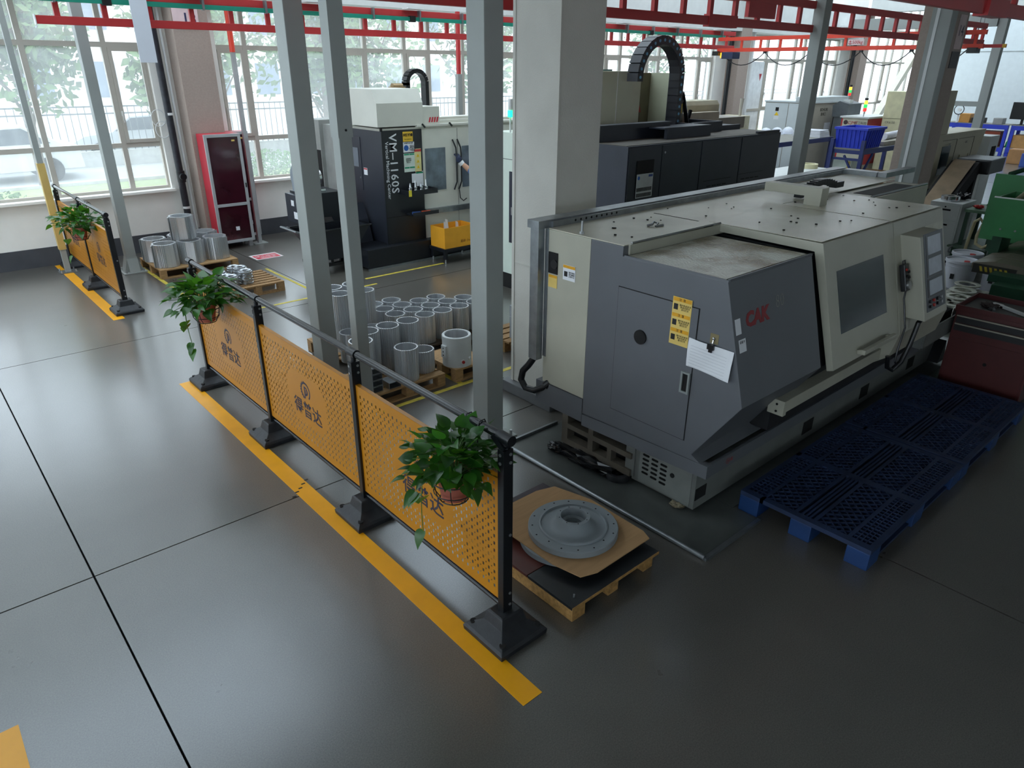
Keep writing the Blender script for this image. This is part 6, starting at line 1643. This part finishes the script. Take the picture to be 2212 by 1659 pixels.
# ------------------------------------------------------------------ machines along the windows, right
M_LG = pm('light_grey_cabinet', (206,214,216), .45, var=.03); M_BG = pm('beige_grey_side', (172,166,154), .5, var=.05)
t = thing('grinding_machine', 'light grey cabinet machine with beige side by the right windows', 'machine', (21,10.9,0))
B(20.25,22.4,10.15,11.66,0,1.86).build('body', M_BG, t, bevel=.01); B(20.22,22.42,10.12,11.68,1.86,1.90).build('roof', M_LG, t)
for (a,b) in ((10.92,11.64),(10.17,10.90)): B(20.235,20.25,a,b,.05,1.84).build('front_door', M_LG, t, bevel=.004)
B(20.2,22.3,10.14,10.7,1.9,2.02).build('roof_box', M_LG, t, bevel=.01)
B(20.228,20.236,11.2,11.3,1.62,1.72).build('door_lock', M_DARK, t)
mm = MB(); mm.prism([(11.18,1.5),(11.32,1.5),(11.25,1.6)], 'x', 20.23, 20.236); mm.build('warning_triangle', MATS['tri_yellow'], t); plate(MB(), (20.233,11.25,1.44), FX, .16,.10).build('sticker', M_PAPER, t)
B(21.5,22.2,10.14,10.151,.9,1.75).build('side_window', M_DARK, t); text('lettering', 'BOHUAI\nBHK2', .12, M_INK, t, (20.85,10.145,1.62), FY); plate(MB(), (21.2,10.149,1.2), FY, .35,.25).build('paper_notice', M_PAPER, t)
t = thing('cjmt_machine', 'cream machine with red sides and round badge behind the crate', 'machine', (21.4,9.2,0))
B(20.6,22.0,8.75,9.46,0,1.52).build('body', M_CREAM, t, bevel=.01); B(20.62,22.0,8.742,8.752,.3,1.5).build('red_side', pm('panel_red', (186,44,50), .45), t); B(20.55,22.1,8.7,9.5,1.52,1.56).build('roof', M_WC, t)
disc(MB(), (20.598,9.34,1.40), FX, .06).build('badge', pm('badge_dark', (60,40,44), .4), t); text('lettering', 'CJMT', .12, pm('cj_red', (170,40,50), .5), t, (20.595,9.15,1.39), FX, shear=.2); text('lettering', '长江科技', .085, M_INK, t, (20.595,8.93,1.39), FX)
B(20.595,20.6,9.43,9.47,.3,1.5).build('red_edge', MATS['panel_red'], t)
def signal(x, y, z, label, s=1.0):
    t = thing('signal_tower', label, 'signal light', (x,y,z), group='stacked signal lights')
    MB().cyl((x,y,z),(x,y,z+.12*s),.012,n=8).build('pole', M_BOLT, t)
    for k, (nm, c_, es) in enumerate((('red_lens',(226,60,50),.6),('green_lens',(40,190,90),.8),('amber_lens',(250,170,50),1.6))):
        MB().cyl((x,y,z+.12*s+.085*k*s),(x,y,z+.12*s+(.085*k+.08)*s),.042*s,n=16).build(nm, pm(nm+'_glow', c_, .3, emit=c_, es=es), t)
    MB().cyl((x,y,z+.38*s),(x,y,z+.43*s),.043*s,n=16).build('cap', M_BLACK, t)
signal(20.7,8.93,1.56,'lit signal tower on the cream and red machine', 1.1); signal(21.3,9.7,1.95,'signal tower on the dark box near the window', .9)
t = thing('dark_gearbox', 'dark angular machine head behind the cream and red machine', 'machine', (21.5,9.8,0))
m = MB(); m.prism([(9.52,1.5),(9.95,1.5),(9.98,1.8),(9.8,1.92),(9.52,1.85)], 'x', 21.0, 21.8); m.build('head', pm('slate_grey', (84,90,94), .45), t); B(21.05,21.75,9.55,9.92,0,1.5).build('column', pm('slate_grey', (84,90,94)), t); B(21.2,21.4,9.6,9.8,1.85,1.95).build('terminal_box', M_WC, t)
t = thing('tall_panel', 'tall cream cabinet left of the column marked 14', 'cabinet', (21.5,8.4,0)); B(21.2,22.2,8.0,8.62,0,2.2).build('body', pm('tall_cream', (204,200,164), .45), t, bevel=.01); B(21.192,21.2,8.02,8.6,1.52,1.526).build('seam', M_DARK, t); text('lettering', 'CK6150', .08, MATS['grey_text'], t, (21.19,8.4,1.42), FX)
t = thing('bench_press', 'beige bench machine with upright lever near the windows', 'machine', (15.6,9.8,1.12)); B(15.2,15.9,9.5,10.1,1.12,1.72).build('body', pm('press_beige', (192,186,160), .5), t, bevel=.02); MB().cyl((15.6,9.6,1.72),(15.62,9.6,2.1),.03,.045,n=10).build('lever', M_BG, t); MB().cyl((15.0,9.75,1.62),(15.9,9.75,1.62),.06,n=12).build('shaft', M_GALV, t); MB().lathe([(.12,0),(.16,0),(.16,.06),(.12,.06)], (15.5,9.4,1.3), 20).build('hand_wheel', M_DARK, t)
t = B(19.80,20.83,12.203,12.212,1.0,2.93).build('window_film', pm('white_film', (236,238,240), .5, trans=.5), loc=(20.3,12.2,1.0)); tag(t, 'white window film with a red triangle, fourth window bay', 'window film'); mm = MB(); mm.prism([(20.60,2.60),(20.74,2.60),(20.67,2.40)], 'y', 12.2, 12.2025); mm.build('red_triangle', MATS['cj_red'], t)
# ------------------------------------------------------------------ far east racks
def rack(y0, y1, label):
    t = thing('storage_rack', label, 'rack', (30.4,(y0+y1)/2,0), group='blue storage racks at the far wall')
    for z in (.28,1.02):
        B(30,30.8,y0,y1,z-.02,z).build('shelf', M_BTOP, t); B(29.98,30.02,y0,y1,z-.16,z-.02).build('beam', pm('bright_blue_beam', (44,64,190), .45), t)
    for y in (y0,y1-.1):
        for x in (30,30.7): B(x,x+.1,y,y+.1,0,1.02).build('leg', MATS['bright_blue_beam'], t)
    return t
rack(7.9,9.9,'blue two-level rack at the far wall, left part'); rack(5.8,7.8,'blue two-level rack at the far wall, right part')
t = thing('monitor', 'black computer monitor on the far blue rack', 'monitor', (30.3,7.6,1.02)); B(30.2,30.26,7.25,8.0,1.2,1.75).build('screen', M_BLACK, t, bevel=.01); B(30.2,30.5,7.5,7.75,1.02,1.04).build('foot', M_BLACK, t); B(30.26,30.3,7.58,7.66,1.04,1.4).build('stem', M_BLACK, t)
for k, (y, w_, h_, c_, lb) in enumerate(((9.2,.35,.3,(196,140,70),'small yellow carton on the upper far rack'),(8.75,.4,.18,(40,38,40),'dark bag on the upper far rack'),(8.15,.3,.2,(150,150,150),'grey box beside the monitor on the far rack'))):
    o = B(30.1,30.5,y,y+w_,1.02,1.02+h_).build('rack_box', pm('rack_box_%d' % k, c_, .6), loc=(30.3,y,1.02), bevel=.02); tag(o, lb, 'box')
for k, (y0, y1, h_, c_, lb) in enumerate(((8.6,9.05,.5,(120,52,36),'brown metal crate on the lower far rack, leftmost'),(8.1,8.58,.5,(138,60,38),'brown metal crate with yellow tag on the lower far rack'),(7.2,7.7,.42,(190,142,86),'open carton on the lower far rack'),(6.4,7.0,.4,(180,136,84),'second open carton on the lower far rack'))):
    o = B(30.05,30.7,y0,y1,.28,.28+h_).build('storage_crate', pm('storage_%d' % k, c_, .6, var=.15), loc=(30.3,y0,.28), bevel=.01); tag(o, lb, 'crate')
    if k == 1: plate(MB(), (30.049,8.3,.58), FX, .2,.1).build('tag', M_LABELY, o)
for k, (x, y, s_, c_, lb) in enumerate(((27.5,6.6,.45,(176,130,84),'brown carton on the floor before the far racks'),(26.8,6.1,.4,(60,90,170),'blue plastic sack before the far racks'),(26.4,5.6,.5,(160,110,70),'reddish carton before the far racks'))):
    o = B(x,x+s_,y,y+s_,0,s_).build('floor_box', pm('floor_box_%d' % k, c_, .6), loc=(x,y,0), bevel=.03); tag(o, lb, 'box')
t = thing('bottle', 'green plastic bottle on the lower far rack', 'bottle', (30.2,7.8,.78)); MB().lathe([(0,0),(.05,0),(.05,.16),(.02,.2),(.02,.23),(0,.23)], (30.2,7.85,.28), 16, closed=False).build('body', pm('green_bottle', (40,170,90), .3), t, smooth=True)
o = MB().cyl((23.2,6.35,1.7),(23.2,6.35,1.7),.1,n=4) if False else None
t = thing('desk_fan', 'small white desk fan on a stand before the far wall', 'fan', (29.9,9.6,1.02)); MB().cyl((29.95,9.55,1.02),(29.95,9.55,1.3),.03,n=10).build('stem', M_WHITEP, t); MB().tube([(29.9,9.55+.16*math.cos(a),1.45+.16*math.sin(a)) for a in [i*.42 for i in range(15)]], .015, 6, True).build('guard_ring', M_BLACK, t); MB().cyl((29.9,9.55,1.45),(30.0,9.55,1.45),.06,n=12).build('hub', M_WHITEP, t)
# ------------------------------------------------------------------ machine operator behind the widest post
def operator():
    t = thing('person', 'person in blue overalls with dark glove reaching for machine handle', 'person', (7.12,8.48,0))
    bx, by = 7.12, 8.48
    J = {'pelvis':(bx,by,.94),'belly':(bx,by,1.10),'chest':(bx-.01,by+.04,1.32),'neck':(bx-.01,by+.06,1.50),'head0':(bx-.02,by+.09,1.60),'head1':(bx-.02,by+.10,1.70),
         'ls':(bx-.17,by+.05,1.43),'le':(bx-.24,by+.20,1.22),'lw':(bx-.355,by+.345,1.375),
         'rs':(bx+.17,by+.05,1.43),'re':(bx+.22,by+.12,1.15),'rw':(bx+.20,by+.28,1.02),'rh':(bx+.18,by+.34,1.0),
         'lh':(bx-.09,by,.90),'lk':(bx-.10,by+.02,.50),'la':(bx-.10,by-.01,.10),'lt':(bx-.11,by+.14,.04),
         'rhp':(bx+.09,by,.90),'rk':(bx+.10,by+.02,.50),'ra':(bx+.11,by-.01,.10),'rt':(bx+.12,by+.14,.04)}
    Rd = {'pelvis':.15,'belly':.145,'chest':.155,'neck':.058,'head0':.085,'head1':.092,'ls':.075,'le':.055,'lw':.034,'rs':.075,'re':.05,'rw':.034,'rh':.04,'lh':.095,'lk':.068,'la':.048,'lt':.045,'rhp':.095,'rk':.068,'ra':.048,'rt':.045}
    E_ = [('pelvis','belly'),('belly','chest'),('chest','neck'),('neck','head0'),('head0','head1'),('chest','ls'),('ls','le'),('le','lw'),('chest','rs'),('rs','re'),('re','rw'),('rw','rh'),('pelvis','lh'),('lh','lk'),('lk','la'),('la','lt'),('pelvis','rhp'),('rhp','rk'),('rk','ra'),('ra','rt')]
    def skin(name, keys, edges, mat, grow=0.0, rad=None, root=None, sub=2, parent=None):
        rad = rad or Rd
        idx = {k: i for i, k in enumerate(keys)}
        me = D.meshes.new(name); me.from_pydata([Vector(J[k])-Vector((bx,by,0)) for k in keys], [(idx[a], idx[b]) for a, b in edges], [])
        o = D.objects.new(name, me); COL.objects.link(o)
        sk = o.modifiers.new('skin', 'SKIN'); sd = o.modifiers.new('sub', 'SUBSURF'); sd.levels = sub; sd.render_levels = sub
        for k in keys:
            v = me.skin_vertices[0].data[idx[k]]; r = rad[k]+grow; v.radius = (r, r*(.75 if k in ('pelvis','belly','chest') else 1)); v.use_root = (k == (root or keys[0]))
        dg = bpy.context.evaluated_depsgraph_get(); m2 = D.meshes.new_from_object(o.evaluated_get(dg)); D.objects.remove(o)
        m2.name = name; m2.materials.clear(); m2.materials.append(mat); m2.polygons.foreach_set('use_smooth', [True]*len(m2.polygons))
        ob = D.objects.new(name, m2); COL.objects.link(ob); ob.parent = parent if parent is not None else t; ORG[ob.name] = (bx,by,0); return ob
    M_SKIN = pm('skin', (196,150,122), .55, var=.05); M_SHIRT = pm('work_blue_cloth', (92,120,168), .8, var=.08, bump=.15); M_TROU = pm('dark_navy_trousers', (40,46,66), .85, var=.1); M_GLV = pm('navy_glove', (34,44,74), .6, var=.1)
    skin('body', list(J), E_, M_SKIN)
    J['lq'] = tuple((Vector(J['le'])*.45+Vector(J['lw'])*.55)); Rd['lq'] = .052
    J['rq'] = tuple((Vector(J['re'])*.3+Vector(J['rw'])*.7)); Rd['rq'] = .045
    skin('shirt', ['belly','pelvis','chest','neck2','ls','le','lq','rs','re','rq'] if False else ['belly','pelvis','chest','ls','le','lq','rs','re','rq'], [('pelvis','belly'),('belly','chest'),('chest','ls'),('ls','le'),('le','lq'),('chest','rs'),('rs','re'),('re','rq')], M_SHIRT, .014, root='belly')
    skin('trousers', ['pelvis','lh','lk','la','rhp','rk','ra'], [('pelvis','lh'),('lh','lk'),('lk','la'),('pelvis','rhp'),('rhp','rk'),('rk','ra')], M_TROU, .014)
    skin('shoe', ['la','lt'], [('la','lt')], M_BLACK, .012); skin('shoe', ['ra','rt'], [('ra','rt')], M_BLACK, .012)
    # hair, face
    hx, hy, hz = J['head1']
    MB().sphere((hx,hy-.015,hz+.02), .098,.105,.105, 16, 8, zmin=-.1).build('hair', pm('black_hair', (24,20,20), .5), t, smooth=True)
    MB().sphere((hx,hy+.10,hz-.045), .014,.02,.022).build('nose', M_SKIN, t, smooth=True)
    for s in (-1,1): MB().sphere((hx+s*.034,hy+.085,hz-.01), .011).build('eye', M_DARK, t); MB().sphere((hx+s*.095,hy,hz-.03), .012,.02,.03).build('ear', M_SKIN, t)
    B(hx-.025,hx+.025,hy+.086,hy+.092,hz-.095,hz-.085).build('mouth', pm('lips', (160,96,88), .5), t)
    # gloved hand wrapped on door handle: palm plus five fingers
    w = Vector(J['lw']); hnd = w + Vector((-.03,.045,.055))
    g = MB(); g.sphere(tuple(hnd), .045,.03,.05, 14, 8); gl = g.build('glove', M_GLV, t, smooth=True)
    m = MB(); m.tube([w-Vector((-.01,-.0,.02)), w+Vector((-.015,.02,.02))], [.042,.044], 12); m.build('glove_cuff', M_WHITEP, gl, smooth=True)
    for k in range(4):
        b0 = hnd + Vector((-.03+.02*k,.005,.035)); L_ = (.05,.058,.055,.045)[k]
        f = MB(); f.tube([b0, b0+Vector((-.008+.004*k,.028,L_*.55)), b0+Vector((-.010+.004*k,.045,L_*.8)), b0+Vector((-.008,.05,L_*.55))], [.011,.0105,.010,.009], 8); f.build('finger', M_GLV, gl, smooth=True)
    f = MB(); f.tube([hnd+Vector((.035,.0,-.01)), hnd+Vector((.06,.02,.015)), hnd+Vector((.055,.035,.04))], [.013,.012,.010], 8); f.build('thumb', M_GLV, gl, smooth=True)
    h2 = Vector(J['rh']); m = MB(); m.sphere(tuple(h2), .04,.035,.045); g2 = m.build('glove', M_GLV, t, smooth=True)
    for k in range(5):
        b0 = h2+Vector((-.03+.016*k,.01,-.03)); f = MB(); f.tube([b0, b0+Vector((0,.015,-.03)), b0+Vector((0,.0,-.05))], [.010,.0095,.008], 7); f.build('finger', M_GLV, g2, smooth=True)
operator()
